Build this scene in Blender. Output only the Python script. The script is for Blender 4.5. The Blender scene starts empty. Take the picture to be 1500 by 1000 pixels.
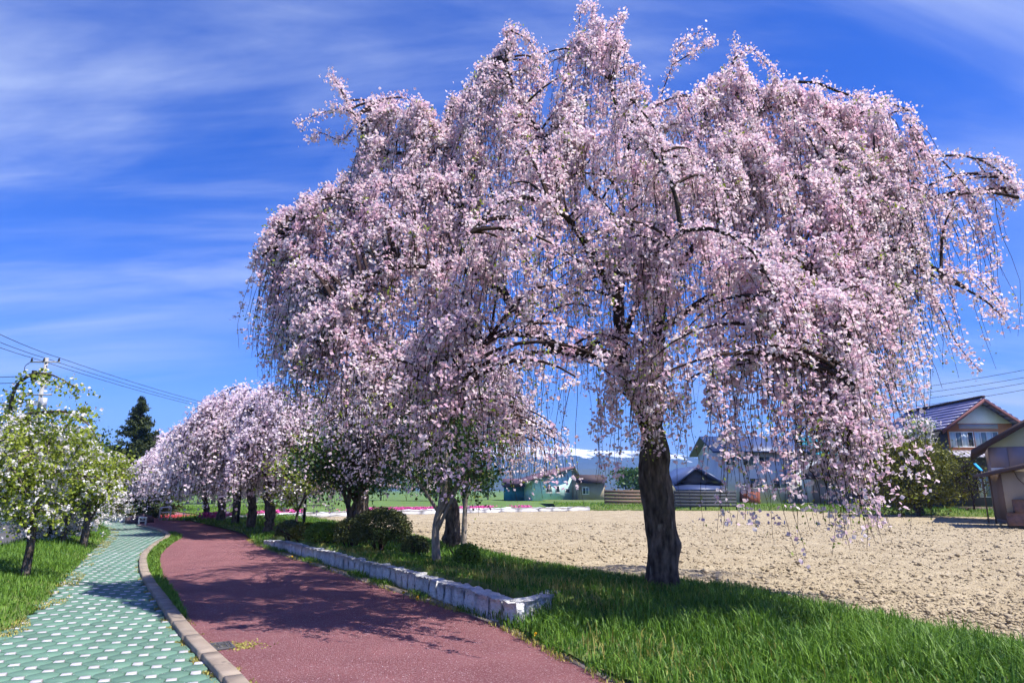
import bpy, math, random
import numpy as np
from mathutils import Vector
random.seed(7)
rng = np.random.default_rng(11)
R = math.radians
scene = bpy.context.scene

# ------------------------------------------------------------------ camera
FPX, HZ, CAMH = 960.0, 717.0, 1.65          # focal length and horizon in photo pixels, eye height
PITCH = math.atan((HZ - 500) / FPX)
cam_d = bpy.data.cameras.new('camera'); cam = bpy.data.objects.new('camera', cam_d)
scene.collection.objects.link(cam); scene.camera = cam
cam.location = (0, 0, CAMH); cam.rotation_euler = (R(90) + PITCH, 0, 0)
cam_d.sensor_width = 36; cam_d.lens = 36 * FPX / 1500
cam_d.clip_start = 0.05; cam_d.clip_end = 20000

# ------------------------------------------------------------------ sky and sun
SUN_EL, SUN_AZ = R(59), R(-27)               # azimuth from +X (right), negative = behind the camera
to_sun = Vector((math.cos(SUN_EL) * math.cos(SUN_AZ), math.cos(SUN_EL) * math.sin(SUN_AZ), math.sin(SUN_EL)))
world = bpy.data.worlds.new('World'); scene.world = world; world.use_nodes = True
nt = world.node_tree; nd = nt.nodes; lk = nt.links; nd.clear()
def WN(t, **k):
    n = nd.new(t)
    for a, b in k.items(): setattr(n, a, b)
    return n
def wmath(op, a, b=None, clamp=False):
    n = WN('ShaderNodeMath', operation=op, use_clamp=clamp)
    for i, v in enumerate((a, b)):
        if v is None: continue
        if isinstance(v, (int, float)): n.inputs[i].default_value = v
        else: lk.new(v, n.inputs[i])
    return n.outputs[0]
sky = WN('ShaderNodeTexSky', sky_type='NISHITA'); sky.sun_disc = False
sky.sun_elevation = SUN_EL; sky.sun_rotation = math.atan2(to_sun.x, to_sun.y)
sky.air_density = 1.0; sky.dust_density = 0.25; sky.ozone_density = 3.0; sky.altitude = 300
hs = WN('ShaderNodeHueSaturation'); hs.inputs['Saturation'].default_value = 1.32; hs.inputs['Hue'].default_value = 0.508
lk.new(sky.outputs[0], hs.inputs['Color'])
mu = WN('ShaderNodeMix', data_type='RGBA', blend_type='MULTIPLY'); mu.inputs[0].default_value = 1.0
lk.new(hs.outputs[0], mu.inputs[6]); mu.inputs[7].default_value = (0.55, 0.66, 1.10, 1)     # deep polarised blue of the photograph
tc = WN('ShaderNodeTexCoord'); sp = WN('ShaderNodeSeparateXYZ'); lk.new(tc.outputs['Generated'], sp.inputs[0])
zz = wmath('ADD', wmath('MAXIMUM', sp.outputs[2], 0.0), 0.16)
u_ = wmath('DIVIDE', sp.outputs[0], zz); v_ = wmath('DIVIDE', sp.outputs[1], zz)
cb = WN('ShaderNodeCombineXYZ'); lk.new(u_, cb.inputs[0]); lk.new(v_, cb.inputs[1])
def cloud_layer(loc, rot, scl, nscale, lo, hi, dist, detail=7.0):
    mp = WN('ShaderNodeMapping'); mp.inputs['Location'].default_value = loc
    mp.inputs['Rotation'].default_value = (0, 0, R(rot)); mp.inputs['Scale'].default_value = scl
    lk.new(cb.outputs[0], mp.inputs[0])
    nz = WN('ShaderNodeTexNoise'); nz.inputs['Scale'].default_value = nscale; nz.inputs['Detail'].default_value = detail
    nz.inputs['Roughness'].default_value = 0.56; nz.inputs['Distortion'].default_value = dist
    lk.new(mp.outputs[0], nz.inputs['Vector'])
    mr = WN('ShaderNodeMapRange', interpolation_type='SMOOTHSTEP'); mr.inputs[1].default_value = lo; mr.inputs[2].default_value = hi
    lk.new(nz.outputs[0], mr.inputs[0]); return mr.outputs[0]
c1 = cloud_layer((3.1, 1.7, 0), -58, (0.50, 1.25, 1), 1.25, 0.36, 0.74, 0.6)
c2 = cloud_layer((0.6, 7.3, 0), -28, (0.35, 2.2, 1), 1.6, 0.44, 0.86, 0.35)
c3 = cloud_layer((12.3, 9.1, 0), -50, (0.45, 0.8, 1), 0.6, 0.36, 0.62, 0.0, 2.0)   # where the cirrus lies
cl = wmath('MULTIPLY', wmath('ADD', c1, wmath('MULTIPLY', c2, 0.6)), wmath('ADD', wmath('MULTIPLY', c3, 0.95), 0.05), True)
cl = wmath('MULTIPLY', cl, 0.95)
mx = WN('ShaderNodeMix', data_type='RGBA'); lk.new(cl, mx.inputs[0]); lk.new(mu.outputs[2], mx.inputs[6])
mx.inputs[7].default_value = (3.8, 4.4, 5.8, 1)
bg = WN('ShaderNodeBackground'); lk.new(mx.outputs[2], bg.inputs[0]); bg.inputs[1].default_value = 0.105
wo = WN('ShaderNodeOutputWorld'); lk.new(bg.outputs[0], wo.inputs[0])
sl = bpy.data.lights.new('sun', 'SUN'); so = bpy.data.objects.new('sun', sl); scene.collection.objects.link(so)
sl.energy = 4.9; sl.angle = R(0.5); sl.color = (1.0, 0.955, 0.88)
so.rotation_euler = to_sun.to_track_quat('Z', 'Y').to_euler(); so.location = (20, -10, 40)
vs = scene.view_settings; vs.view_transform = 'Standard'; vs.look = 'None'; vs.exposure = 0.90; vs.gamma = 1.0; vs.use_curve_mapping = False
cy = scene.cycles
cy.use_denoising = True; cy.max_bounces = 4; cy.diffuse_bounces = 2; cy.glossy_bounces = 1; cy.transmission_bounces = 2
cy.transparent_max_bounces = 8; cy.volume_bounces = 0; cy.caustics_reflective = False; cy.caustics_refractive = False
cy.use_adaptive_sampling = True; cy.adaptive_threshold = 0.03

# ------------------------------------------------------------------ photo geometry -> metres
CP, SP = math.cos(PITCH), math.sin(PITCH)
def ray(x, y):
    u = (x - 750) / FPX; v = (500 - y) / FPX
    return u, CP - v * SP, SP + v * CP
def G(x, y, z=0.0):
    a, b, c = ray(x, y); t = (z - CAMH) / c
    return (a * t, b * t, z)
def PD(x, y, d):
    a, b, c = ray(x, y); t = d / b
    return (a * t, d, CAMH + c * t)
def PDn(x, y, d):
    x = np.asarray(x, float); y = np.asarray(y, float); d = np.asarray(d, float)
    u = (x - 750) / FPX; v = (500 - y) / FPX; b = CP - v * SP; c = SP + v * CP; t = d / b
    return np.stack([u * t, d + 0 * t, CAMH + c * t], -1)
def proj(P):
    q = P - np.array([0, 0, CAMH]); dep = q[..., 1] * CP + q[..., 2] * SP; up = -q[..., 1] * SP + q[..., 2] * CP
    return 750 + FPX * q[..., 0] / dep, 500 - FPX * up / dep

def Z(y, d, x=750): return PD(x, y, d)[2]
def Xp(x, d, y=680): return PD(x, y, d)[0]
# ------------------------------------------------------------------ materials
def mat(name, col, col2=None, scale=6.0, rough=0.85, bump=0.0, bscale=40.0, detail=4.0, spec=0.25, col3=None, scale3=60.0, f3=0.5, attr=None, trans=0.0, metal=0.0, coord='Object', stretch=None, isl=0.0, transcol=None):
    m = bpy.data.materials.new(name); m.use_nodes = True; n = m.node_tree.nodes; l = m.node_tree.links
    b = n['Principled BSDF']; b.inputs['Roughness'].default_value = rough; b.inputs['Specular IOR Level'].default_value = spec
    b.inputs['Metallic'].default_value = metal
    t = n.new('ShaderNodeTexCoord'); vec = t.outputs[coord]
    if stretch:
        mp = n.new('ShaderNodeMapping'); mp.inputs['Scale'].default_value = stretch; l.new(vec, mp.inputs[0]); vec = mp.outputs[0]
    def mixn(fac, a, c, mode='MIX'):
        x = n.new('ShaderNodeMix'); x.data_type = 'RGBA'; x.blend_type = mode
        for sock, v in ((x.inputs[0], fac), (x.inputs[6], a), (x.inputs[7], c)):
            if isinstance(v, (int, float)): sock.default_value = v
            elif isinstance(v, tuple): sock.default_value = (*v, 1)
            else: l.new(v, sock)
        return x.outputs[2]
    out = None
    if attr:
        an = n.new('ShaderNodeAttribute'); an.attribute_name = attr
        out = mixn(an.outputs['Fac'], col, col2)
    elif col2:
        z = n.new('ShaderNodeTexNoise'); z.inputs['Scale'].default_value = scale; z.inputs['Detail'].default_value = detail; l.new(vec, z.inputs['Vector'])
        mr = n.new('ShaderNodeMapRange'); mr.inputs[1].default_value = 0.32; mr.inputs[2].default_value = 0.68; l.new(z.outputs[0], mr.inputs[0])
        out = mixn(mr.outputs[0], col, col2)
    if col3:
        z = n.new('ShaderNodeTexNoise'); z.inputs['Scale'].default_value = scale3; z.inputs['Detail'].default_value = 3; l.new(vec, z.inputs['Vector'])
        mr = n.new('ShaderNodeMapRange'); mr.inputs[1].default_value = f3; mr.inputs[2].default_value = f3 + 0.12; l.new(z.outputs[0], mr.inputs[0])
        out = mixn(mr.outputs[0], out if out else col, col3)
    if isl:
        ge = n.new('ShaderNodeObjectInfo'); mr = n.new('ShaderNodeMapRange'); mr.inputs[3].default_value = 1 - isl; mr.inputs[4].default_value = 1 + isl
        l.new(ge.outputs['Random'], mr.inputs[0])
        cbn = n.new('ShaderNodeCombineXYZ')
        for i in range(3): l.new(mr.outputs[0], cbn.inputs[i])
        out = mixn(1.0, out if out else col, cbn.outputs[0], 'MULTIPLY')
    if out: l.new(out, b.inputs['Base Color'])
    else: b.inputs['Base Color'].default_value = (*col, 1)
    if bump:
        z = n.new('ShaderNodeTexNoise'); z.inputs['Scale'].default_value = bscale; z.inputs['Detail'].default_value = 5; l.new(vec, z.inputs['Vector'])
        bp = n.new('ShaderNodeBump'); bp.inputs['Strength'].default_value = bump; bp.inputs['Distance'].default_value = 0.05; l.new(z.outputs[0], bp.inputs['Height']); l.new(bp.outputs[0], b.inputs['Normal'])
    if trans:
        tr = n.new('ShaderNodeBsdfTranslucent')
        if transcol: tr.inputs[0].default_value = (*transcol, 1)
        elif out: l.new(out, tr.inputs[0])
        else: tr.inputs[0].default_value = (*col, 1)
        ms = n.new('ShaderNodeMixShader'); ms.inputs[0].default_value = trans
        l.new(b.outputs[0], ms.inputs[1]); l.new(tr.outputs[0], ms.inputs[2]); l.new(ms.outputs[0], n['Material Output'].inputs[0])
    return m
M = {}
M['bark'] = mat('bark', (0.035, 0.026, 0.021), (0.17, 0.135, 0.115), 13, 0.95, 1.0, 30, 8, stretch=(1, 1, 0.35), col3=(0.24, 0.22, 0.19), scale3=11, f3=0.62, spec=0.1)
M['barkdark'] = mat('barkdark', (0.022, 0.016, 0.014), (0.065, 0.048, 0.042), 14, 0.95, 0.8, 30, 6, spec=0.1)
M['twig'] = mat('twig', (0.035, 0.020, 0.018), (0.06, 0.038, 0.034), 12, 0.9, spec=0.1)
M['palebark'] = mat('palebark', (0.16, 0.13, 0.11), (0.34, 0.29, 0.25), 14, 0.9, 0.6, 30, stretch=(1, 1, 0.4))
M['blossom'] = mat('blossom', (0.80, 0.49, 0.61), (0.93, 0.845, 0.87), rough=0.7, attr='tint', trans=0.5, spec=0.1)
M['blossomfar'] = mat('blossomfar', (0.80, 0.55, 0.66), (0.92, 0.84, 0.88), rough=0.7, attr='tint', trans=0.5, spec=0.1)
M['whitebloom'] = mat('whitebloom', (0.80, 0.70, 0.72), (0.88, 0.88, 0.88), rough=0.7, attr='tint', trans=0.35, spec=0.1)
M['spring'] = mat('spring', (0.15, 0.22, 0.028), (0.40, 0.46, 0.06), rough=0.5, attr='tint', trans=0.4)
M['leafdark'] = mat('leafdark', (0.022, 0.055, 0.012), (0.075, 0.15, 0.03), rough=0.45, attr='tint', trans=0.25)
M['leafmid'] = mat('leafmid', (0.07, 0.14, 0.022), (0.19, 0.30, 0.045), rough=0.5, attr='tint', trans=0.35)
M['olive'] = mat('olive', (0.085, 0.095, 0.012), (0.23, 0.235, 0.026), rough=0.55, attr='tint', trans=0.25)
M['topiary'] = mat('topiary', (0.05, 0.065, 0.022), (0.15, 0.17, 0.05), rough=0.55, attr='tint', trans=0.2)
M['needle'] = mat('needle', (0.022, 0.038, 0.012), (0.085, 0.105, 0.03), rough=0.6, attr='tint', trans=0.1)
M['grass'] = mat('grass', (0.030, 0.10, 0.012), (0.20, 0.35, 0.042), rough=0.5, attr='tint', trans=0.35)
M['drygrass'] = mat('drygrass', (0.24, 0.21, 0.05), (0.46, 0.42, 0.11), rough=0.6, attr='tint', trans=0.3)
M['turf'] = mat('turf', (0.07, 0.11, 0.025), (0.15, 0.19, 0.045), 3.0, 0.95, 0.4, 30, col3=(0.20, 0.15, 0.08), scale3=9, f3=0.6)
M['ground'] = mat('ground', (0.07, 0.13, 0.025), (0.13, 0.20, 0.045), 0.2, 0.95)
M['soil'] = mat('soil', (0.33, 0.265, 0.17), (0.44, 0.365, 0.245), 1.2, 0.95, 1.0, 30, 8, col3=(0.17, 0.13, 0.085), scale3=20, f3=0.58, spec=0.1)  # dark specks paint the shade of crumbly pits into the soil colour
M['clod'] = mat('clod', (0.30, 0.24, 0.155), (0.48, 0.40, 0.28), 3, 0.95, 0.5, 80, spec=0.1)
M['redasphalt'] = mat('redasphalt', (0.25, 0.095, 0.102), (0.33, 0.132, 0.138), 1.3, 0.9, 1.0, 90, 8, col3=(0.46, 0.30, 0.30), scale3=62, f3=0.54, spec=0.15)
M['redpaint'] = mat('redpaint', (0.42, 0.035, 0.035), (0.33, 0.04, 0.045), 2.0, 0.8)
M['asphalt'] = mat('asphalt', (0.07, 0.068, 0.075), (0.11, 0.105, 0.11), 3, 0.9, 0.3, 150)
M['joint'] = mat('joint', (0.16, 0.115, 0.05), (0.25, 0.19, 0.08), 12, 0.95, 0.4, 90, col3=(0.10, 0.14, 0.03), scale3=5, f3=0.6)
M['greenpaver'] = mat('greenpaver', (0.092, 0.18, 0.132), (0.135, 0.235, 0.175), 1.6, 0.8, 0.25, 160, 6, col3=(0.075, 0.14, 0.11), scale3=2.2, f3=0.58, isl=0.14)
M['whitepaver'] = mat('whitepaver', (0.36, 0.35, 0.36), (0.50, 0.49, 0.50), 5, 0.8, 0.25, 160, isl=0.13)
M['concrete'] = mat('concrete', (0.235, 0.185, 0.145), (0.33, 0.27, 0.215), 4, 0.9, 0.35, 120, 6, isl=0.08, col3=(0.17, 0.14, 0.11), scale3=9, f3=0.62)
M['granite'] = mat('granite', (0.48, 0.48, 0.49), (0.68, 0.68, 0.69), 9, 0.85, 1.0, 30, 8, col3=(0.16, 0.16, 0.17), scale3=38, f3=0.60, isl=0.10)
M['iron'] = mat('iron', (0.05, 0.05, 0.06), (0.09, 0.085, 0.09), 20, 0.7)
M['blackmetal'] = mat('blackmetal', (0.012, 0.012, 0.014), rough=0.5)
M['greymetal'] = mat('greymetal', (0.42, 0.43, 0.45), (0.55, 0.55, 0.56), 6, 0.45, metal=0.3)
M['polec'] = mat('polec', (0.30, 0.29, 0.27), (0.40, 0.39, 0.36), 3, 0.9)
M['wire'] = mat('wire', (0.03, 0.03, 0.04), rough=0.6)
M['phlox'] = mat('phlox', (0.65, 0.06, 0.30), (0.75, 0.20, 0.50), rough=0.7, attr='tint', trans=0.2)
M['dandelion'] = mat('dandelion', (0.75, 0.42, 0.01), (0.85, 0.55, 0.02), 30, 0.7)
M['mountain'] = mat('mountain', (0.03, 0.05, 0.035), (0.075, 0.085, 0.05), 0.004, 0.95)
M['snow'] = mat('snow', (0.85, 0.86, 0.88), rough=0.8)
def wallmat(name, c, c2=None, **k): M[name] = mat(name, c, c2 or tuple(x * 0.85 for x in c), k.pop('scale', 1.2), k.pop('rough', 0.8), k.pop('bump', 0.15), k.pop('bscale', 30), **k)
wallmat('orange', (0.68, 0.27, 0.12)); wallmat('whitewall', (0.72, 0.74, 0.78)); wallmat('lilac', (0.38, 0.36, 0.42)); wallmat('slate', (0.095, 0.10, 0.125))
wallmat('mint', (0.60, 0.88, 0.82)); wallmat('cream', (0.70, 0.66, 0.48)); wallmat('purpleroof', (0.16, 0.095, 0.12)); wallmat('blueroof', (0.055, 0.08, 0.18), rough=0.4)
wallmat('tealroof', (0.035, 0.26, 0.34), rough=0.4); wallmat('brownroof', (0.075, 0.05, 0.048)); wallmat('maroon', (0.20, 0.085, 0.09)); wallmat('palegreen', (0.47, 0.56, 0.47))
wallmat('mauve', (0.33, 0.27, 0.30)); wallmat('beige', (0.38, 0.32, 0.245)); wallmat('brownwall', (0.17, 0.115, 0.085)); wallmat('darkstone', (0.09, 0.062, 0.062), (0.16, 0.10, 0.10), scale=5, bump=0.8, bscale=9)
wallmat('awning', (0.03, 0.36, 0.78)); wallmat('rust', (0.22, 0.07, 0.05)); wallmat('darkfence', (0.065, 0.07, 0.085)); wallmat('redsign', (0.6, 0.06, 0.07)); wallmat('whitepaint', (0.78, 0.78, 0.78))
M['tileroof'] = mat('tileroof', (0.075, 0.085, 0.21), (0.15, 0.15, 0.30), 0.9, 0.35, 0.2, 12, col3=(0.13, 0.075, 0.08), scale3=0.7, f3=0.60, spec=0.5)
M['glass'] = mat('glass', (0.10, 0.15, 0.18), (0.20, 0.28, 0.32), 0.6, 0.08, spec=0.8)
M['curtain'] = mat('curtain', (0.42, 0.55, 0.60), (0.60, 0.68, 0.72), 2.0, 0.25, spec=0.6, stretch=(6, 6, 0.3))
M['darkglass'] = mat('darkglass', (0.02, 0.03, 0.035), rough=0.1, spec=0.8)

# ------------------------------------------------------------------ mesh helpers
COL = scene.collection
def np_mesh(name, V, Fs, smooth=False, tint=None):
    me = bpy.data.meshes.new(name); V = np.ascontiguousarray(V, np.float32)
    me.vertices.add(len(V)); me.vertices.foreach_set('co', V.ravel())
    Fs = [np.asarray(f, np.int32) for f in Fs if len(f)]
    nl = sum(f.size for f in Fs); npoly = sum(len(f) for f in Fs)
    me.loops.add(nl); me.polygons.add(npoly)
    me.loops.foreach_set('vertex_index', np.concatenate([f.ravel() for f in Fs]))
    tot = np.concatenate([np.full(len(f), f.shape[1], np.int32) for f in Fs])
    st = np.concatenate([[0], np.cumsum(tot)[:-1]]).astype(np.int32)
    me.polygons.foreach_set('loop_start', st)
    if smooth: me.polygons.foreach_set('use_smooth', np.ones(npoly, bool))
    if tint is not None:
        a = me.attributes.new('tint', 'FLOAT', 'POINT'); a.data.foreach_set('value', np.ascontiguousarray(tint, np.float32))
    me.update(calc_edges=True); return me
class MB:
    def __init__(s): s.V = []; s.F = {}; s.n = 0; s.T = []
    def add(s, V, F, tint=None):
        V = np.asarray(V, float).reshape(-1, 3)
        if not isinstance(F, dict): F = {np.asarray(F).shape[1]: F}
        for k, f in F.items(): s.F.setdefault(k, []).append(np.asarray(f) + s.n)
        s.V.append(V); s.n += len(V)
        s.T.append(np.full(len(V), 0.5) if tint is None else np.broadcast_to(tint, (len(V),)))
        return s
    def box(s, x0, x1, y0, y1, z0, z1):
        V = [(x, y, z) for z in (z0, z1) for y in (y0, y1) for x in (x0, x1)]
        return s.add(V, [(0, 2, 3, 1), (4, 5, 7, 6), (0, 1, 5, 4), (2, 6, 7, 3), (0, 4, 6, 2), (1, 3, 7, 5)])
    def extr(s, poly, axis, a, b):
        poly = list(poly); n = len(poly)
        def P(q, c): return {'x': (c, q[0], q[1]), 'y': (q[0], c, q[1]), 'z': (q[0], q[1], c)}[axis]
        V = [P(q, a) for q in poly] + [P(q, b) for q in poly]
        F = {4: [(i, (i + 1) % n, n + (i + 1) % n, n + i) for i in range(n)]}
        F.setdefault(n, []); F[n] = list(F[n]) + [tuple(range(n))[::-1], tuple(range(n, 2 * n))]
        return s.add(V, F)
    def tube(s, P, Rr, sides=8, cap=True):
        P = np.asarray(P, float); V, F = tubes(P[None], np.broadcast_to(np.asarray(Rr, float), (len(P),))[None], sides)
        s.add(V, F)
        if cap:
            k = len(P) * sides; n0 = s.n - k
            s.F.setdefault(sides, []).append(np.array([[n0 + i for i in range(sides)][::-1], [n0 + k - sides + i for i in range(sides)]]))
        return s
    def mesh(s, name, smooth=False, tint=False, off=(0, 0, 0)):
        V = np.concatenate(s.V) - np.asarray(off, float)
        return np_mesh(name, V, [np.concatenate(f) for f in s.F.values()], smooth, np.concatenate(s.T) if tint else None)
def tubes(P, Rr, sides):
    S, K, _ = P.shape
    T = np.gradient(P, axis=1); T /= np.linalg.norm(T, axis=2, keepdims=True) + 1e-9
    ref = np.zeros_like(T); ref[..., 0] = 0.83; ref[..., 1] = 0.55; ref[..., 2] = 0.07
    N1 = np.cross(T, ref); N1 /= np.linalg.norm(N1, axis=2, keepdims=True) + 1e-9
    N2 = np.cross(T, N1)
    ang = np.arange(sides) / sides * 2 * np.pi
    V = P[:, :, None, :] + Rr[:, :, None, None] * (np.cos(ang)[None, None, :, None] * N1[:, :, None, :] + np.sin(ang)[None, None, :, None] * N2[:, :, None, :])
    s, k, a = np.meshgrid(np.arange(S), np.arange(K - 1), np.arange(sides), indexing='ij')
    base = (s * K + k) * sides; a2 = (a + 1) % sides
    F = np.stack([base + a, base + a2, base + sides + a2, base + sides + a], -1).reshape(-1, 4)
    return V.reshape(-1, 3), F
def spline(pts, n=8):
    P = np.asarray(pts, float); P = np.vstack([2 * P[0] - P[1], P, 2 * P[-1] - P[-2]]); out = []
    for i in range(1, len(P) - 2):
        t = np.linspace(0, 1, n, endpoint=False)[:, None]
        a, b, c, d = P[i - 1], P[i], P[i + 1], P[i + 2]
        out.append(0.5 * ((2 * b) + (-a + c) * t + (2 * a - 5 * b + 4 * c - d) * t ** 2 + (-a + 3 * b - 3 * c + d) * t ** 3))
    return np.vstack(out + [P[-2][None]])
def tag(o, label=None, cat=None, group=None, kind=None):
    if label: o['label'] = label
    if cat: o['category'] = cat
    if group: o['group'] = group
    if kind: o['kind'] = kind
    return o
def obj(name, me, m=None, parent=None, loc=(0, 0, 0)):
    o = bpy.data.objects.new(name, me); COL.objects.link(o); o.location = loc
    if m is not None and me is not None and not me.materials: me.materials.append(M[m] if isinstance(m, str) else m)
    if parent is not None: o.parent = parent
    return o
def root(name, loc, label, cat, group=None):
    o = bpy.data.objects.new(name, None); COL.objects.link(o); o.location = loc; o.empty_display_size = 0.3
    return tag(o, label, cat, group)
ORIG = {}
def origin(o):
    return ORIG.get(o.name, np.zeros(3))
def rootw(name, loc, label, cat, group=None):
    o = root(name, loc, label, cat, group); ORIG[o.name] = np.asarray(loc, float); return o
def part(name, mb, m, par, smooth=False, tint=False, kind=None):
    """world-space builder -> child mesh"""
    off = origin(par); o = obj(name, mb.mesh(name, smooth, tint, off), m, par); ORIG[o.name] = off
    if kind: o['kind'] = kind
    return o
def unit(v): return v / (np.linalg.norm(v, axis=-1, keepdims=True) + 1e-9)
def rdir(n): return unit(rng.normal(size=(n, 3)))

# value noise for relief
def vnoise(x, y, seed=0):
    def h(i, j):
        n = (i.astype(np.int64) * 374761393 + j.astype(np.int64) * 668265263 + seed * 974711) & 0x7fffffff
        n = ((n ^ (n >> 13)) * 1274126177) & 0x7fffffff
        return ((n ^ (n >> 16)) & 0xffff) / 65535.0
    i = np.floor(x); j = np.floor(y); fx = x - i; fy = y - j; fx = fx * fx * (3 - 2 * fx); fy = fy * fy * (3 - 2 * fy)
    a, b, c, d = h(i, j), h(i + 1, j), h(i, j + 1), h(i + 1, j + 1)
    return (a * (1 - fx) + b * fx) * (1 - fy) + (c * (1 - fx) + d * fx) * fy
def fbm(x, y, o=4, seed=0, g=0.5):
    s = 0; a = 1; t = 0
    for k in range(o): s = s + a * vnoise(x * 2 ** k, y * 2 ** k, seed + k); t += a; a *= g
    return s / t

# ------------------------------------------------------------------ foliage builders
def flowers(C, size, tint, up=None, petals=4):
    if petals == 2: return leaves(C - size[:, None] * .5, size * 1.9, np.clip(tint, 0, 1), 0, .46)
    n = len(C); N = rdir(n) if up is None else unit(rdir(n) + up)
    A = unit(np.cross(N, rdir(n))); B = np.cross(N, A)
    ang = np.arange(petals) / petals * 2 * np.pi
    rim = C[:, None] + size[:, None, None] * ((np.cos(ang)[None, :, None] * A[:, None] + np.sin(ang)[None, :, None] * B[:, None]) + 0.38 * N[:, None])
    V = np.concatenate([C[:, None], rim], 1).reshape(-1, 3)
    b = np.arange(n) * (petals + 1)
    F = np.stack([np.stack([b, b + 1 + k, b + 1 + (k + 1) % petals], -1) for k in range(petals)], 1).reshape(-1, 3)
    T = np.repeat(tint[:, None], petals + 1, 1); T[:, 0] -= 0.45
    return V, F, np.clip(T, 0, 1).ravel()
def leaves(C, size, tint, down=0.0, asp=0.42):
    n = len(C); D = unit(rdir(n) + np.array([0, 0, -down])); S = unit(np.cross(D, rdir(n))); U = np.cross(S, D)
    sz = size[:, None]
    V = np.stack([C, C + D * sz * 0.5 + S * sz * asp + U * sz * 0.12, C + D * sz, C + D * sz * 0.5 - S * sz * asp + U * sz * 0.12], 1).reshape(-1, 3)
    b = np.arange(n) * 4; F = np.concatenate([np.stack([b, b + 1, b + 2], -1), np.stack([b, b + 2, b + 3], -1)])
    return V, F, np.repeat(tint, 4)
def bez(a, b, c, t):
    t = t[..., None]; return (1 - t) ** 2 * a + 2 * t * (1 - t) * b + t * t * c

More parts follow.
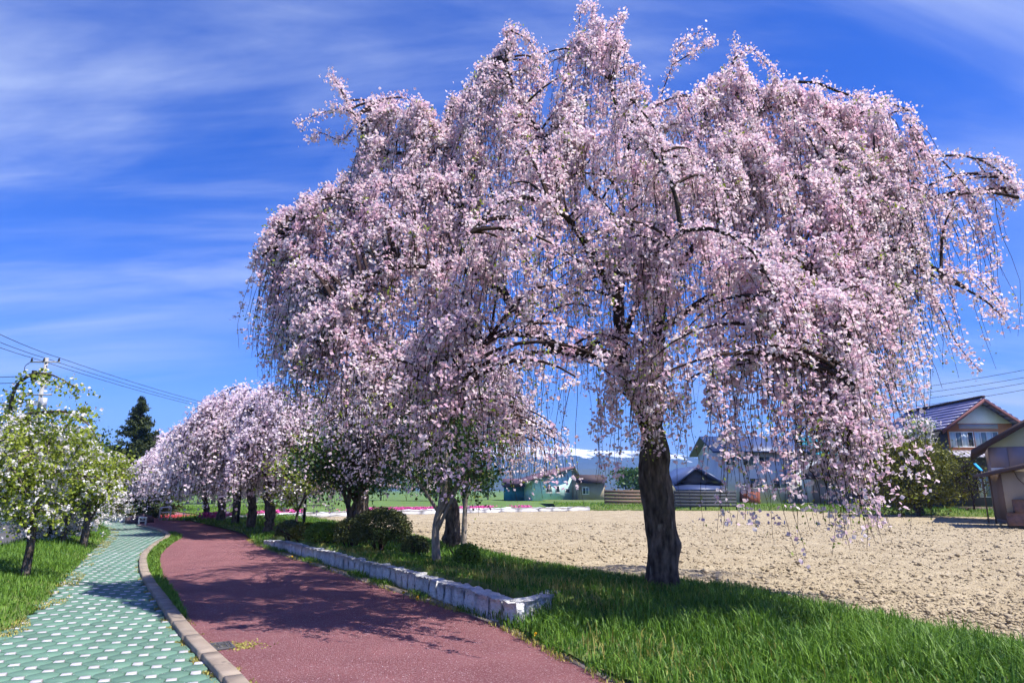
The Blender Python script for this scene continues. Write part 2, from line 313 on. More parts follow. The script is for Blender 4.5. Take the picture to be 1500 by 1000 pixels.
def weep_parts(nodes, noder, pet, K2, crest, axis, hemf, nstr, Lmax, clus, per, fsz, jit, twr, leafn, tintf=None, arch_fl=7, out_h=(0.1, 0.55), Lmin=0.35, sparse=1.0):
    """arches from limb nodes to crest points, strands hanging from the arches, flowers and young leaves along both"""
    nc = len(crest)
    dd = np.linalg.norm(crest[:, None] - nodes[None], axis=2) + 1.2 * np.maximum(0, nodes[None, :, 2] - crest[:, None, 2])
    ni = dd.argmin(1); a = nodes[ni]; dist = np.linalg.norm(crest - a, axis=1)
    ctl = 0.45 * a + 0.55 * crest; ctl[:, 2] += 0.28 * dist + 0.05; ctl += rng.normal(size=ctl.shape) * 0.06 * dist[:, None]
    K = 9; t = np.linspace(0, 1, K)
    arch = bez(a[:, None], ctl[:, None], crest[:, None], np.broadcast_to(t, (nc, K)))
    ar = (twr * 1.6 + 0.011 * np.minimum(dist, 2.0))[:, None] * (1 - 0.75 * t[None]) + twr * 0.5
    TW = MB(); TW.add(*tubes(arch, ar, 4))
    si = np.repeat(np.arange(nc), nstr); ns = len(si)
    tt = np.where(np.arange(ns) % nstr == 0, 1.0, rng.uniform(0.35, 1.0, ns)); st = bez(a[si], ctl[si], crest[si], tt)
    oh = unit((crest[si] - axis) * np.array([1, 1, 0])); ang = rng.normal(size=ns) * 0.8
    o2 = np.stack([oh[:, 0] * np.cos(ang) - oh[:, 1] * np.sin(ang), oh[:, 0] * np.sin(ang) + oh[:, 1] * np.cos(ang), 0 * ang], -1)
    hz = hemf(st); room = np.maximum(st[:, 2] - hz, 0.15)
    L = np.minimum(room * rng.uniform(0.30, 1.0, ns), Lmax * rng.uniform(0.55, 1.0, ns)); L = np.maximum(L, np.minimum(Lmin, room))
    u = np.linspace(0, 1, K2)
    h = rng.uniform(*out_h, ns) * np.minimum(L, 1.6)
    def spos(idx, uu):
        z = -L[idx] * uu ** 1.25 + 0.10 * np.sin(np.minimum(uu * 4, np.pi)) * h[idx]
        p = st[idx] + o2[idx] * (h[idx] * (1 - np.exp(-2.6 * uu)))[:, None]
        p[:, 2] += z
        w = ph[idx] + uu * 7.0
        p[:, 0] += 0.035 * np.sin(w) * uu * L[idx]; p[:, 1] += 0.035 * np.cos(w * 1.3) * uu * L[idx]
        return p
    ph = rng.uniform(0, 6.28, ns)
    SP_ = spos(np.repeat(np.arange(ns), K2), np.tile(u, ns)).reshape(ns, K2, 3)
    TW.add(*tubes(SP_, np.broadcast_to(twr * (1.0 - 0.6 * u)[None], (ns, K2)).copy(), 3))
    # flower clusters
    back = np.where(st[:, 1] > axis[1] + 1.5, .55, 1.0) if tintf else 1.0
    stint = rng.normal(0.70, 0.18, ns) + (tintf(st) if tintf else 0)
    dens = rng.choice([0.15, 0.6, 1.0, 1.3], ns, p=[0.22, 0.24, 0.32, 0.22])
    nk = np.maximum(2, (L * clus * dens * back * sparse).astype(int)); ci = np.repeat(np.arange(ns), nk)
    cu = rng.beta(0.95, 1.15, len(ci)); cc = spos(ci, cu) + rng.normal(size=(len(ci), 3)) * jit * 0.55
    npf = np.maximum(2, (per * rng.uniform(0.5, 1.3, len(ci)) * (1.15 - 0.55 * cu)).astype(int))
    fi = np.repeat(np.arange(len(ci)), npf)
    C1 = cc[fi] + rng.normal(size=(len(fi), 3)) * jit * np.array([1, 1, 0.85]); T1 = stint[ci[fi]] + rng.normal(size=len(fi)) * 0.22
    # along the arches
    na = nc * arch_fl; ai = np.repeat(np.arange(nc), arch_fl); at = rng.uniform(0.25, 1.05, na)
    ac = bez(a[ai], ctl[ai], crest[ai], at); npa = np.clip(rng.lognormal(math.log(per * .72), .75, na), 2, 34).astype(int); gi = np.repeat(np.arange(na), npa)
    C2 = ac[gi] + rng.normal(size=(len(gi), 3)) * (jit * .72 * npa[gi] ** .36)[:, None]; T2 = (.70 + rng.normal(size=na) * .16)[gi] + rng.normal(size=len(gi)) * 0.2
    C = np.concatenate([C1, C2]); T = np.concatenate([T1, T2])
    FV = flowers(C, fsz * rng.uniform(0.7, 1.25, len(C)), T, None, pet)
    if tintf is not None:                       # tufts of young leaves among the outer blossom
        ti = rng.integers(0, nc, 700); tcn = bez(a[ti], ctl[ti], crest[ti], rng.uniform(.6, 1.05, 700)) + rng.normal(size=(700, 3)) * .07; tcn = np.repeat(tcn, 7, 0) + rng.normal(size=(4900, 3)) * .035
        LX = leaves(tcn, .052 * rng.uniform(.7, 1.3, 4900), rng.uniform(.3, 1, 4900), .3, .28)
    # young leaves: near tips and scattered
    li = rng.integers(0, ns, leafn); lu = np.where(rng.random(leafn) < 0.6, rng.uniform(0.75, 1.0, leafn), rng.uniform(0, 1, leafn))
    lc = spos(li, lu) + rng.normal(size=(leafn, 3)) * jit * 0.8
    LV = leaves(lc, fsz * 1.7 * rng.uniform(0.7, 1.3, leafn), rng.uniform(0, 1, leafn), 0.8, 0.3)
    return (TW, FV, LV, LX) if tintf is not None else (TW, FV, LV)

# ------------------------------------------------------------------ ground, paths
def sheet(name, poly, z, m, kind='structure'):
    mb = MB(); n = len(poly); mb.add([(p[0], p[1], z) for p in poly], {n: [tuple(range(n))]})
    return tag(obj(name, mb.mesh(name), m), kind=kind)
gm = MB(); gm.add([(-6000, -300, -0.16), (6000, -300, -0.16), (6000, 3200, -0.16), (-6000, 3200, -0.16)], [(0, 1, 2, 3)])
tag(obj('ground', gm.mesh('ground'), 'ground'), kind='structure')

kerb_in = spline([(-1.15, 3.6, 0), (-1.75, 5.0, 0)] + [G(*p) for p in [(325, 1000), (262, 930), (228, 880), (209, 850), (203, 830), (207, 812), (225, 796), (240, 788), (240, 781), (222, 774), (200, 770)]], 10)
green_left = spline([(-4.6, 3.4, 0), (-5.2, 5.5, 0)] + [G(*p) for p in [(0, 925), (60, 885), (100, 842), (140, 802), (160, 785), (158, 775), (143, 769)]], 8)
red_right = spline([(2.9, 3.4, 0), (2.0, 4.9, 0)] + [G(*p) for p in [(905, 1000), (720, 910), (560, 859), (385, 801), (350, 781), (300, 768), (265, 760)]], 8)
KW = 0.17
tn = np.gradient(kerb_in, axis=0); tn = unit(tn); kn = np.stack([tn[:, 1], -tn[:, 0], 0 * tn[:, 0]], -1)   # to the right of travel
kerb_out = kerb_in + kn * KW
def pxy(A): return [tuple(p[:2]) for p in A]
far_l = [G(145, 758), G(160, 757)]
sheet('green_path', pxy(green_left) + [G(140, 763)[:2], G(195, 763)[:2]] + pxy(kerb_in[::-1]), -0.045, 'joint')
GREEN = bpy.data.objects['green_path']
sheet('red_path', pxy(kerb_out) + [G(195, 764)[:2], G(218, 757)[:2], G(262, 757)[:2]] + [(p[0] + .16, p[1]) for p in red_right[::-1]], -0.012, 'redasphalt')
RED = bpy.data.objects['red_path']
sheet('crossing_strip', [G(*p)[:2] for p in [(120, 760.5), (150, 757.6), (330, 757.6), (330, 753.4), (140, 753.4), (60, 756)]], -0.004, 'redpaint')
sheet('far_path', [G(*p)[:2] for p in [(196, 753.2), (285, 753.2), (262, 750), (232, 745.5), (222, 742.3), (208, 742.3), (206, 746), (198, 748)]], -0.008, 'redasphalt')
sheet('far_green_path', [G(*p)[:2] for p in [(180, 753.1), (242, 753.1), (236, 749.3), (205, 748), (186, 747.8)]], -0.002, 'greenpaver')
sheet('side_road', [(-30, 2), (-9.5, 2), (-10.2, 9), (-12.2, 14.8), (-17.5, 25.5), (-25, 36), (-60, 42)], -0.13, 'asphalt')

# ---- octagonal green pavers with small white squares between them
def inside(P, poly):
    x, y = P[:, 0], P[:, 1]; r = np.zeros(len(P), bool); q = np.asarray(poly); j = len(q) - 1
    for i in range(len(q)):
        c = ((q[i, 1] > y) != (q[j, 1] > y)) & (x < (q[j, 0] - q[i, 0]) * (y - q[i, 1]) / (q[j, 1] - q[i, 1] + 1e-12) + q[i, 0]); r ^= c; j = i
    return r
PITCHP = 0.262; th = R(-24)
va = np.array([math.cos(th), math.sin(th)]) * PITCHP; vb = np.array([-math.sin(th), math.cos(th)]) * PITCHP
gpoly = pxy(green_left) + [G(140, 763)[:2], G(195, 763)[:2]] + pxy(kerb_in[::-1])
ii, jj = np.meshgrid(np.arange(-190, 60), np.arange(-40, 220), indexing='ij')
cen = ii.reshape(-1, 1) * va + jj.reshape(-1, 1) * vb
cen = cen[(cen[:, 1] > 4.6) & (cen[:, 1] < 38)]
def paver(poly, h0, ch):
    P = np.asarray(poly); n = len(P); c = P.mean(0); In = c + (P - c) * (1 - ch / np.linalg.norm(P - c, axis=1)[:, None])
    V = [(p[0], p[1], -0.05) for p in P] + [(p[0], p[1], h0 - 0.006) for p in P] + [(p[0], p[1], h0) for p in In]
    F = {4: [(i, (i + 1) % n, n + (i + 1) % n, n + i) for i in range(n)] + [(n + i, n + (i + 1) % n, 2 * n + (i + 1) % n, 2 * n + i) for i in range(n)]}
    F.setdefault(n, []); F[n] = F[n] + [tuple(range(2 * n, 3 * n))]
    return V, F
e = PITCHP / 2; q = e * (math.sqrt(2) - 1); gp = 0.0045
oc = [(e, -q), (e, q), (q, e), (-q, e), (-e, q), (-e, -q), (-q, -e), (q, -e)]
oc = np.asarray(oc) * (1 - gp / e)
sqh = (e - q); sq = np.asarray([(sqh, 0), (0, sqh), (-sqh, 0), (0, -sqh)]) * 0.80
rotm = np.array([[math.cos(th), -math.sin(th)], [math.sin(th), math.cos(th)]])
oc = oc @ rotm.T; sq = sq @ rotm.T
ocm = MB(); ocm.add(*paver(oc, 0.0, 0.006)); ocme = ocm.mesh('green_paver'); ocme.materials.append(M['greenpaver'])
sqm = MB(); sqm.add(*paver(sq, 0.002, 0.005)); sqme = sqm.mesh('white_paver'); sqme.materials.append(M['whitepaver'])
def inframe(c):
    P = np.column_stack([c, np.zeros(len(c))]); px, py = proj(P); return (px > -30) & (px < 1530) & (py < 1012)
def lay(cs, me, shape, z, name, m, chamf):
    ok = inside(cs, gpoly)
    cs = cs[ok]; f = inframe(cs); seen = cs[f]; seen = seen[np.argsort((seen ** 2).sum(1))]; unseen = cs[~f]
    near, far = seen[:300], np.concatenate([seen[300:], unseen])
    for c in near:
        o = bpy.data.objects.new(name, me); COL.objects.link(o); o.parent = GREEN
        o.location = (c[0], c[1], random.gauss(0, 0.0018)); o.rotation_euler = (random.gauss(0, 0.008), random.gauss(0, 0.008), random.gauss(0, 0.012))
    mb = MB(); n = len(shape)
    V = np.concatenate([np.concatenate([far[:, None] + shape[None], np.full((len(far), n, 1), -0.05)], 2),
                        np.concatenate([far[:, None] + shape[None], np.broadcast_to((z + rng.normal(0, 0.002, len(far)))[:, None, None], (len(far), n, 1))], 2)], 1)
    b = np.arange(len(far)) * 2 * n
    F = {4: np.concatenate([np.stack([b + i, b + (i + 1) % n, b + n + (i + 1) % n, b + n + i], -1) for i in range(n)])}
    top = np.stack([b + n + i for i in range(n)], -1)
    F[n] = np.concatenate([F[n], top]) if n in F else top
    mb.add(V.reshape(-1, 3), F)
    o = obj(name + '_field', mb.mesh(name), m, GREEN); o['kind'] = 'stuff'
lay(cen, ocme, oc, 0.0, 'green_paver', 'greenpaver', 0.006)
lay(cen + (va + vb) / 2, sqme, sq, 0.002, 'white_paver', 'whitepaver', 0.005)

# ---- kerb of concrete blocks between the paths
def resample(A, step):
    s = np.concatenate([[0], np.cumsum(np.linalg.norm(np.diff(A, axis=0), axis=1))]); n = max(2, int(s[-1] / step) + 1)
    t = np.linspace(0, s[-1], n); return np.stack([np.interp(t, s, A[:, k]) for k in range(3)], -1)
kerb = tag(obj('kerb', None), kind='structure')
kp = resample(kerb_in, 0.2); kpo = resample(kerb_out, 0.2); kt = unit(np.gradient(kp, axis=0)); kn_ = np.stack([kt[:, 1], -kt[:, 0], 0 * kt[:, 0]], -1)
for i in range(0, len(kp) - 1, 5):
    seg = list(range(i, min(i + 6, len(kp))))
    if len(seg) < 2: continue
    up = np.array([0, 0, 1.0]); hh = 0.055 + random.gauss(0, 0.002); c = 0.012; mb = MB()
    prof = [(0.004, -0.1), (0.004, hh - c), (c + 0.004, hh), (KW - c, hh), (KW, hh - c), (KW, -0.1)]
    pts_ = [kp[j] + kt[j] * (.004 if j == seg[0] else -.004 if j == seg[-1] else 0) for j in seg]; k = len(prof); ls = len(seg)
    V = [p + kn_[j] * x + up * z for p, j in zip(pts_, seg) for x, z in prof]
    mb.add(V, {4: [(r_ * k + j, r_ * k + j + 1, (r_ + 1) * k + j + 1, (r_ + 1) * k + j) for r_ in range(ls - 1) for j in range(k - 1)], 6: [tuple(range(k))[::-1], tuple(range((ls - 1) * k, ls * k))]})
    obj('kerb_stone', mb.mesh('kerb_stone'), 'concrete', kerb)
# flush edging along the right side of the red path
edging = tag(obj('edging', None), kind='structure')
ep = resample(red_right[red_right[:, 1] < 22], 0.9)
for i in range(len(ep) - 1):
    a, b = ep[i], ep[i + 1]; t = unit(b - a); n = np.array([t[1], -t[0], 0]); a = a + t * 0.006; b = b - t * 0.006; mb = MB()
    hh = 0.012 + random.random() * 0.012
    V = [p + n * x + np.array([0, 0, z]) for p in (a, b) for x, z in ((0, -0.08), (0, hh), (0.13, hh), (0.13, -0.08))]
    mb.add(V, [(0, 1, 5, 4), (1, 2, 6, 5), (2, 3, 7, 6), (0, 3, 2, 1), (4, 5, 6, 7)])
    obj('edging_stone', mb.mesh('edging_stone'), 'concrete', edging)

# ---- verge between red path and field: raised bed behind the stone wall
field_edge = spline([(6.6, 3.4, 0), (5.6, 5.6, 0), (4.95, 7.2, 0), (4.3, 9.2, 0), (3.5, 11.4, 0), (1.7, 12.9, 0), (0.35, 15.3, 0), (-1.2, 19.0, 0), (-3.6, 24.0, 0), (-8.2, 33.0, 0), (-13.5, 42, 0)], 8)
def along(A, y): return np.interp(y, A[:, 1], A[:, 0])
def wall_mask(y): return np.clip((y - 9.0) / 0.25, 0, 1) * np.clip((22.5 - y) / 2.5, 0, 1)
def verge_z(x, y):
    xr, xf = along(red_right, y), along(field_edge, y); t = np.clip((x - xr) / (xf - xr), 0, 1)
    w = wall_mask(y)
    bed = np.clip((x - xr - 0.42) / 0.10, 0, 1) * (0.30 * (1 - t) + 0.06)
    mound = 0.035 + 0.10 * np.sin(np.pi * np.clip(t, 0, 1)) ** 0.7
    return (w * bed + (1 - w) * mound) + 0.035 * (fbm(x * 1.3 + 50, y * 1.3, 3) - 0.5) + 0.005
ys = np.concatenate([np.arange(3.4, 14, 0.11), np.arange(14, 44, 0.35)]); ts = np.linspace(0, 1, 56)
xr, xf = along(red_right, ys) + 0.03, along(field_edge, ys) + 0.3
XX = xr[:, None] + (xf - xr)[:, None] * ts[None]; YY = np.broadcast_to(ys[:, None], XX.shape); ZZ = verge_z(XX, YY)
ZZ[:, -1] = -0.12
def gridmesh(name, X, Y, Z, keep=None):
    a, b = X.shape; V = np.stack([X, Y, Z], -1).reshape(-1, 3); i, j = np.meshgrid(np.arange(a - 1), np.arange(b - 1), indexing='ij')
    q = i * b + j; F = np.stack([q, q + 1, q + b + 1, q + b], -1).reshape(-1, 4)
    if keep is not None: F = F[keep.reshape(-1)]
    return np_mesh(name, V, [F], True)
tag(obj('verge', gridmesh('verge', XX, YY, ZZ), 'turf'), kind='structure')
# left verge
left_out = green_left + np.column_stack([-np.interp(green_left[:, 1], [3, 9, 14, 22, 30, 40], [4.4, 3.2, 2.6, 2.6, 3.0, 5]), 0 * green_left[:, 0], 0 * green_left[:, 0]])
yl = np.arange(3.4, 31, 0.2); xl1 = along(green_left[green_left[:, 1].argsort()], yl) - 0.05; xl0 = along(left_out[left_out[:, 1].argsort()], yl)
tl = np.linspace(0, 1, 22); XL = xl0[:, None] + (xl1 - xl0)[:, None] * tl; YL = np.broadcast_to(yl[:, None], XL.shape)
def left_z(x, y, t): return 0.02 + 0.16 * np.sin(np.pi * np.clip(t, 0, 1) ** 0.8) ** 0.8 + 0.05 * (fbm(x * 1.2, y * 1.2 + 9, 3) - 0.5)
ZL = left_z(XL, YL, tl[None]); ZL[:, 0] = -0.15; ZL[:, -1] = -0.03
tag(obj('left_verge', gridmesh('left_verge', XL, YL, ZL), 'turf'), kind='structure')
# far lawns beside the far paths
sheet('far_lawn', [G(*p)[:2] for p in [(262, 757.0), (310, 759), (420, 752), (420, 741), (236, 741), (240, 745), (268, 750), (300, 753.3)]], 0.004, 'turf')

# ---- ploughed field: graded grid with relief, loose clods on top
fy = [6.0]
while fy[-1] < 56: fy.append(fy[-1] + max(0.05, 0.0055 * fy[-1]))
fy = np.asarray(fy); nx = 270; sx = np.linspace(-0.42, 1.0, nx)
FX = sx[None] * (fy[:, None] * 1.05 + 0); FY = np.broadcast_to(fy[:, None], FX.shape)
FZ = -0.05 + 0.05 * (fbm(FX * 3.2, FY * 3.2, 3, 3, 0.6) - 0.5) + 0.075 * (fbm(FX * 9, FY * 9, 2, 33, 0.7) - 0.5) + 0.05 * (fbm(FX * 0.5, FY * 0.5, 2, 9) - 0.5) + 0.05 * np.maximum(0, fbm(FX * 7, FY * 7, 2, 21) - 0.55)
lim = along(field_edge, FY) - 0.4; kp_ = (FX[:-1, :-1] > lim[:-1, :-1])
tag(obj('ploughed_field', gridmesh('ploughed_field', FX, FY, FZ, kp_), 'soil'), kind='structure')
FIELD = bpy.data.objects['ploughed_field']
icoV = np.array([(0, 0, 1), (.894, 0, .447), (.276, .851, .447), (-.724, .526, .447), (-.724, -.526, .447), (.276, -.851, .447), (.724, .526, -.447), (-.276, .851, -.447), (-.894, 0, -.447), (-.276, -.851, -.447), (.724, -.526, -.447), (0, 0, -1)])
icoF = np.array([(0, 1, 2), (0, 2, 3), (0, 3, 4), (0, 4, 5), (0, 5, 1), (1, 6, 2), (2, 7, 3), (3, 8, 4), (4, 9, 5), (5, 10, 1), (2, 6, 7), (3, 7, 8), (4, 8, 9), (5, 9, 10), (1, 10, 6), (11, 7, 6), (11, 8, 7), (11, 9, 8), (11, 10, 9), (11, 6, 10)])
n = 17000; cy_ = 6.5 + 30 * rng.random(n) ** 1.5; cx_ = along(field_edge, cy_) + rng.random(n) * (cy_ * 0.85 - along(field_edge, cy_))
csz = np.exp(rng.normal(-4.05, 0.5, n)).clip(0.008, 0.06) * np.interp(cy_, [6, 35], [0.9, 1.6])
octV = np.array([(1, 0, .1), (.1, 1, 0), (-1, .1, .1), (0, -1, .0), (.15, .1, 1), (0, 0, -1)], float); octF = np.array([(0, 1, 4), (1, 2, 4), (2, 3, 4), (3, 0, 4), (1, 0, 5), (2, 1, 5), (3, 2, 5), (0, 3, 5)])
V = octV[None] * (1 + 0.45 * rng.normal(size=(n, 6, 1)).clip(-1, 1)) * csz[:, None, None] * np.stack([rng.uniform(.8, 1.5, n), rng.uniform(.7, 1.3, n), rng.uniform(.5, .9, n)], -1)[:, None]
V += np.stack([cx_, cy_, np.full(n, -0.045) + 0.03 * rng.random(n)], -1)[:, None]
F = (octF[None] + 6 * np.arange(n)[:, None, None]).reshape(-1, 3)
o = obj('clods', np_mesh('clods', V.reshape(-1, 3), [F]), 'clod', FIELD); o['kind'] = 'stuff'

# ------------------------------------------------------------------ mountains
def ridge(name, y0, prof, m, depth, seed, snowline=None):
    px = np.arange(-900, 2400, 12.0); py = np.interp(px, *zip(*prof)); hgt = (HZ - py) / FPX * y0
    x = (px - 750) / FPX * y0; hgt = np.maximum(hgt * (0.86 + 0.28 * fbm(px / 60, px * 0 + seed, 4, seed)), 2)
    rows = 14; t = np.linspace(0, 1, rows); Y = y0 - depth * (1 - t)[:, None] + 0 * x; Z = hgt[None] * (t[:, None] ** 1.15) * (1 - 0.5 * (1 - t[:, None]) * fbm(x[None] / 160 + 0 * Y, Y / 160, 3, seed + 3))
    X = x[None] * (1 + 0 * t[:, None])
    back = np.stack([X[-1], Y[-1] + depth * 0.7, 0 * X[-1] - 5], -1)
    X = np.vstack([X, back[:, 0][None]]); Y = np.vstack([Y, back[:, 1][None]]); Z = np.vstack([Z - 1, back[:, 2][None]])
    return tag(obj(name, gridmesh(name, X, Y, Z), m), kind='structure')
mm = M['mountain'].node_tree; mn = mm.nodes; ml = mm.links
geo = mn.new('ShaderNodeNewGeometry'); sx_ = mn.new('ShaderNodeSeparateXYZ'); ml.new(geo.outputs['Position'], sx_.inputs[0])
nzs = mn.new('ShaderNodeTexNoise'); nzs.inputs['Scale'].default_value = 0.022; nzs.inputs['Detail'].default_value = 6; ml.new(geo.outputs['Position'], nzs.inputs['Vector'])
ma = mn.new('ShaderNodeMath'); ma.operation = 'MULTIPLY_ADD'; ml.new(nzs.outputs[0], ma.inputs[0]); ma.inputs[1].default_value = 130; ml.new(sx_.outputs[2], ma.inputs[2])
mrs = mn.new('ShaderNodeMapRange'); mrs.inputs[1].default_value = 176; mrs.inputs[2].default_value = 190; ml.new(ma.outputs[0], mrs.inputs[0])
mxs = mn.new('ShaderNodeMix'); mxs.data_type = 'RGBA'; old = mn['Principled BSDF'].inputs['Base Color'].links[0].from_socket
ml.new(mrs.outputs[0], mxs.inputs[0]); ml.new(old, mxs.inputs[6]); mxs.inputs[7].default_value = (0.82, 0.84, 0.88, 1); ml.new(mxs.outputs[2], mn['Principled BSDF'].inputs['Base Color'])
ridge('mountains', 2400, [(-900, 690), (0, 690), (150, 682), (215, 668), (250, 664), (300, 672), (420, 676), (600, 662), (700, 654), (780, 652), (860, 655), (950, 662), (1100, 678), (1300, 690), (1500, 700), (2400, 705)], 'mountain', 700, 5)
ridge('foothills', 1500, [(-900, 706), (100, 704), (240, 694), (400, 698), (640, 694), (800, 686), (900, 690), (1100, 700), (1500, 708), (2400, 710)], 'mountain', 450, 17)

# ------------------------------------------------------------------ granite wall of the raised bed
wall_line = resample(spline([G(385, 799), G(470, 824), G(560, 851), G(650, 884), G(752, 921)], 12) + np.array([0.05, 0.0, 0]), 0.02)
WALL = rootw('stone_wall', tuple(wall_line[len(wall_line) // 2]), 'low wall of rough pale granite blocks along the red path, holding the raised bed', 'wall')
def rough_block(c, t, L, D, H, z0=-0.03, amp=0.010):
    n = np.array([t[1], -t[0], 0]); nx_, ny_, nz_ = 4, 3, 3
    V = []; idx = {}
    for i in range(nx_ + 1):
        for j in range(ny_ + 1):
            for k in range(nz_ + 1):
                if i in (0, nx_) or j in (0, ny_) or k in (0, nz_):
                    idx[i, j, k] = len(V); fx, fy_, fz = i / nx_ - .5, j / ny_ - .5, k / nz_
                    p = np.asarray(c) + t * fx * L + n * fy_ * D; p = p + np.array([0, 0, z0 + fz * H])
                    r_ = rng.normal(size=3) * amp; r_ -= t * (r_ @ t) * 0.75 if i in (0, nx_) else 0
                    corner = (abs(fx) == .5) + (abs(fy_) == .5) + (fz == 1)
                    if corner >= 2: p = p - (t * np.sign(fx) * .35 * (abs(fx) == .5) + n * np.sign(fy_) * (abs(fy_) == .5) + np.array([0, 0, 1.0]) * (fz == 1)) * 0.006
                    V.append(p + r_)
    F = []
    for i in range(nx_ + 1):
        for j in range(ny_ + 1):
            for k in range(nz_ + 1):
                for A, B, cond in (((1, 0, 0), (0, 1, 0), k in (0, nz_)), ((1, 0, 0), (0, 0, 1), j in (0, ny_)), ((0, 1, 0), (0, 0, 1), i in (0, nx_))):
                    if not cond: continue
                    q4 = [(i, j, k), (i + A[0], j + A[1], k + A[2]), (i + A[0] + B[0], j + A[1] + B[1], k + A[2] + B[2]), (i + B[0], j + B[1], k + B[2])]
                    if all(x in idx for x in q4): F.append([idx[x] for x in q4])
    mb = MB(); mb.add(V, F); return mb
s = 0.0; total = 0.02 * (len(wall_line) - 1)
while s < total - 0.05:
    L = random.uniform(0.22, 0.40); L = min(L, total - s)
    if total - s - L < 0.2: L = total - s
    i0, i1 = int(s / 0.02), min(int((s + L) / 0.02), len(wall_line) - 1); a, b = wall_line[i0], wall_line[i1]; t = unit(b - a)
    nn = np.array([t[1], -t[0], 0])
    frac = s / total
    part('stone', rough_block((a + b) / 2 - nn * 0.10, t, L - 0.004, 0.26, np.interp(frac, [0, 0.15, 1], [0.20, 0.29, 0.32]) + random.uniform(-.015, .012)), 'granite', WALL, smooth=False)
    s += L
tend = unit(np.array(G(803, 905)) - np.array(G(752, 921)))
part('stone', rough_block(np.array(wall_line[-1]) + tend * 0.30 + np.array([0.02, 0.10, 0]), tend, 0.60, 0.30, 0.34, amp=0.012), 'granite', WALL)
tb = unit(np.array([0.35, 1.0, 0])); 
part('stone', rough_block(np.array(wall_line[-1]) + tend * 0.52 + tb * 0.46 + np.array([0.0, 0.0, 0]), tb, 0.5, 0.24, 0.33), 'granite', WALL)

# drain grate
gx, gy, _ = G(317, 946); gt = unit(np.array([-0.55, 0.84, 0])); gn = np.array([gt[1], -gt[0], 0])
GR = rootw('drain_grate', (gx, gy, 0), 'small black iron drain grate beside the concrete kerb', 'drain grate')
def gbar(a0, a1, b0, b1, z0, z1):
    mb = MB(); c = np.array([gx, gy, 0.0]); V = [c + gn * a + gt * b + np.array([0, 0, z]) for z in (z0, z1) for b in (b0, b1) for a in (a0, a1)]
    return mb.add(V, [(0, 2, 3, 1), (4, 5, 7, 6), (0, 1, 5, 4), (2, 6, 7, 3), (0, 4, 6, 2), (1, 3, 7, 5)])
fr = MB()
for a in ((-.16, -.14, -.16, .16), (.14, .16, -.16, .16), (-.14, .14, -.16, -.14), (-.14, .14, .14, .16)): fr.add(np.concatenate(gbar(*a, -.02, .010).V), np.concatenate(gbar(*a, -.02, .010).F[4]))
part('frame', fr, 'iron', GR); part('pit', gbar(-.14, .14, -.14, .14, -.02, -.009), 'blackmetal', GR)
for k in range(4): part('bar', gbar(-.112 + k * .07, -.095 + k * .07, -.14, .14, -.008, .006), 'iron', GR)
for k in range(3): part('bar', gbar(-.14, .14, -.08 + k * .075, -.066 + k * .075, -.006, .008), 'iron', GR)

# ------------------------------------------------------------------ the large weeping cherry
def limb(pts, r0, r1, n=7, jit=0.0):
    P = spline([PD(*p) for p in pts], n); t = np.linspace(0, 1, len(P)); P[1:-1] += rng.normal(size=P[1:-1].shape) * jit
    return P, r0 + (r1 - r0) * t ** 0.85
base = G(969, 876)
TD = base[1]
CH = rootw('weeping_cherry_tree', (base[0], base[1], 0.0), 'huge weeping cherry in full pale pink bloom with thick dark trunk at the field edge', 'tree')
trunkP = spline([(base[0] + .01, TD, -0.05), PD(969, 850, TD), PD(970, 800, TD), PD(966, 750, TD), PD(960, 700, TD), PD(958, 655, TD), PD(955, 625, TD - .02)], 10)
trr = 0.80 * np.interp(np.linspace(0, 1, len(trunkP)), [0, .07, .2, .45, .62, .78, .9, 1], [.40, .345, .31, .30, .315, .30, .23, .20])
V, F = tubes(trunkP[None], trr[None], 28)
cv = V - np.repeat(trunkP, 28, 0); ang = np.tile(np.arange(28) / 28 * 2 * np.pi, len(trunkP)); zz_ = V[:, 2]
V = V + cv * (0.16 * np.sin(ang * 4 + zz_ * 2.2) * fbm(ang, zz_ * 2, 2) + 0.22 * (fbm(ang * 2.4, zz_ * 2.6, 3, 4) - .5) + 0.16 * (fbm(ang * 7, zz_ * 5, 2, 8) - .5))[:, None]
bulge = np.array(PD(995, 800, TD)); V += unit(cv) * (0.09 * np.exp(-((V - bulge) ** 2).sum(1) / 0.03))[:, None]
tm = MB(); tm.add(V, F); part('trunk', tm, 'bark', CH, smooth=True)
d0 = TD
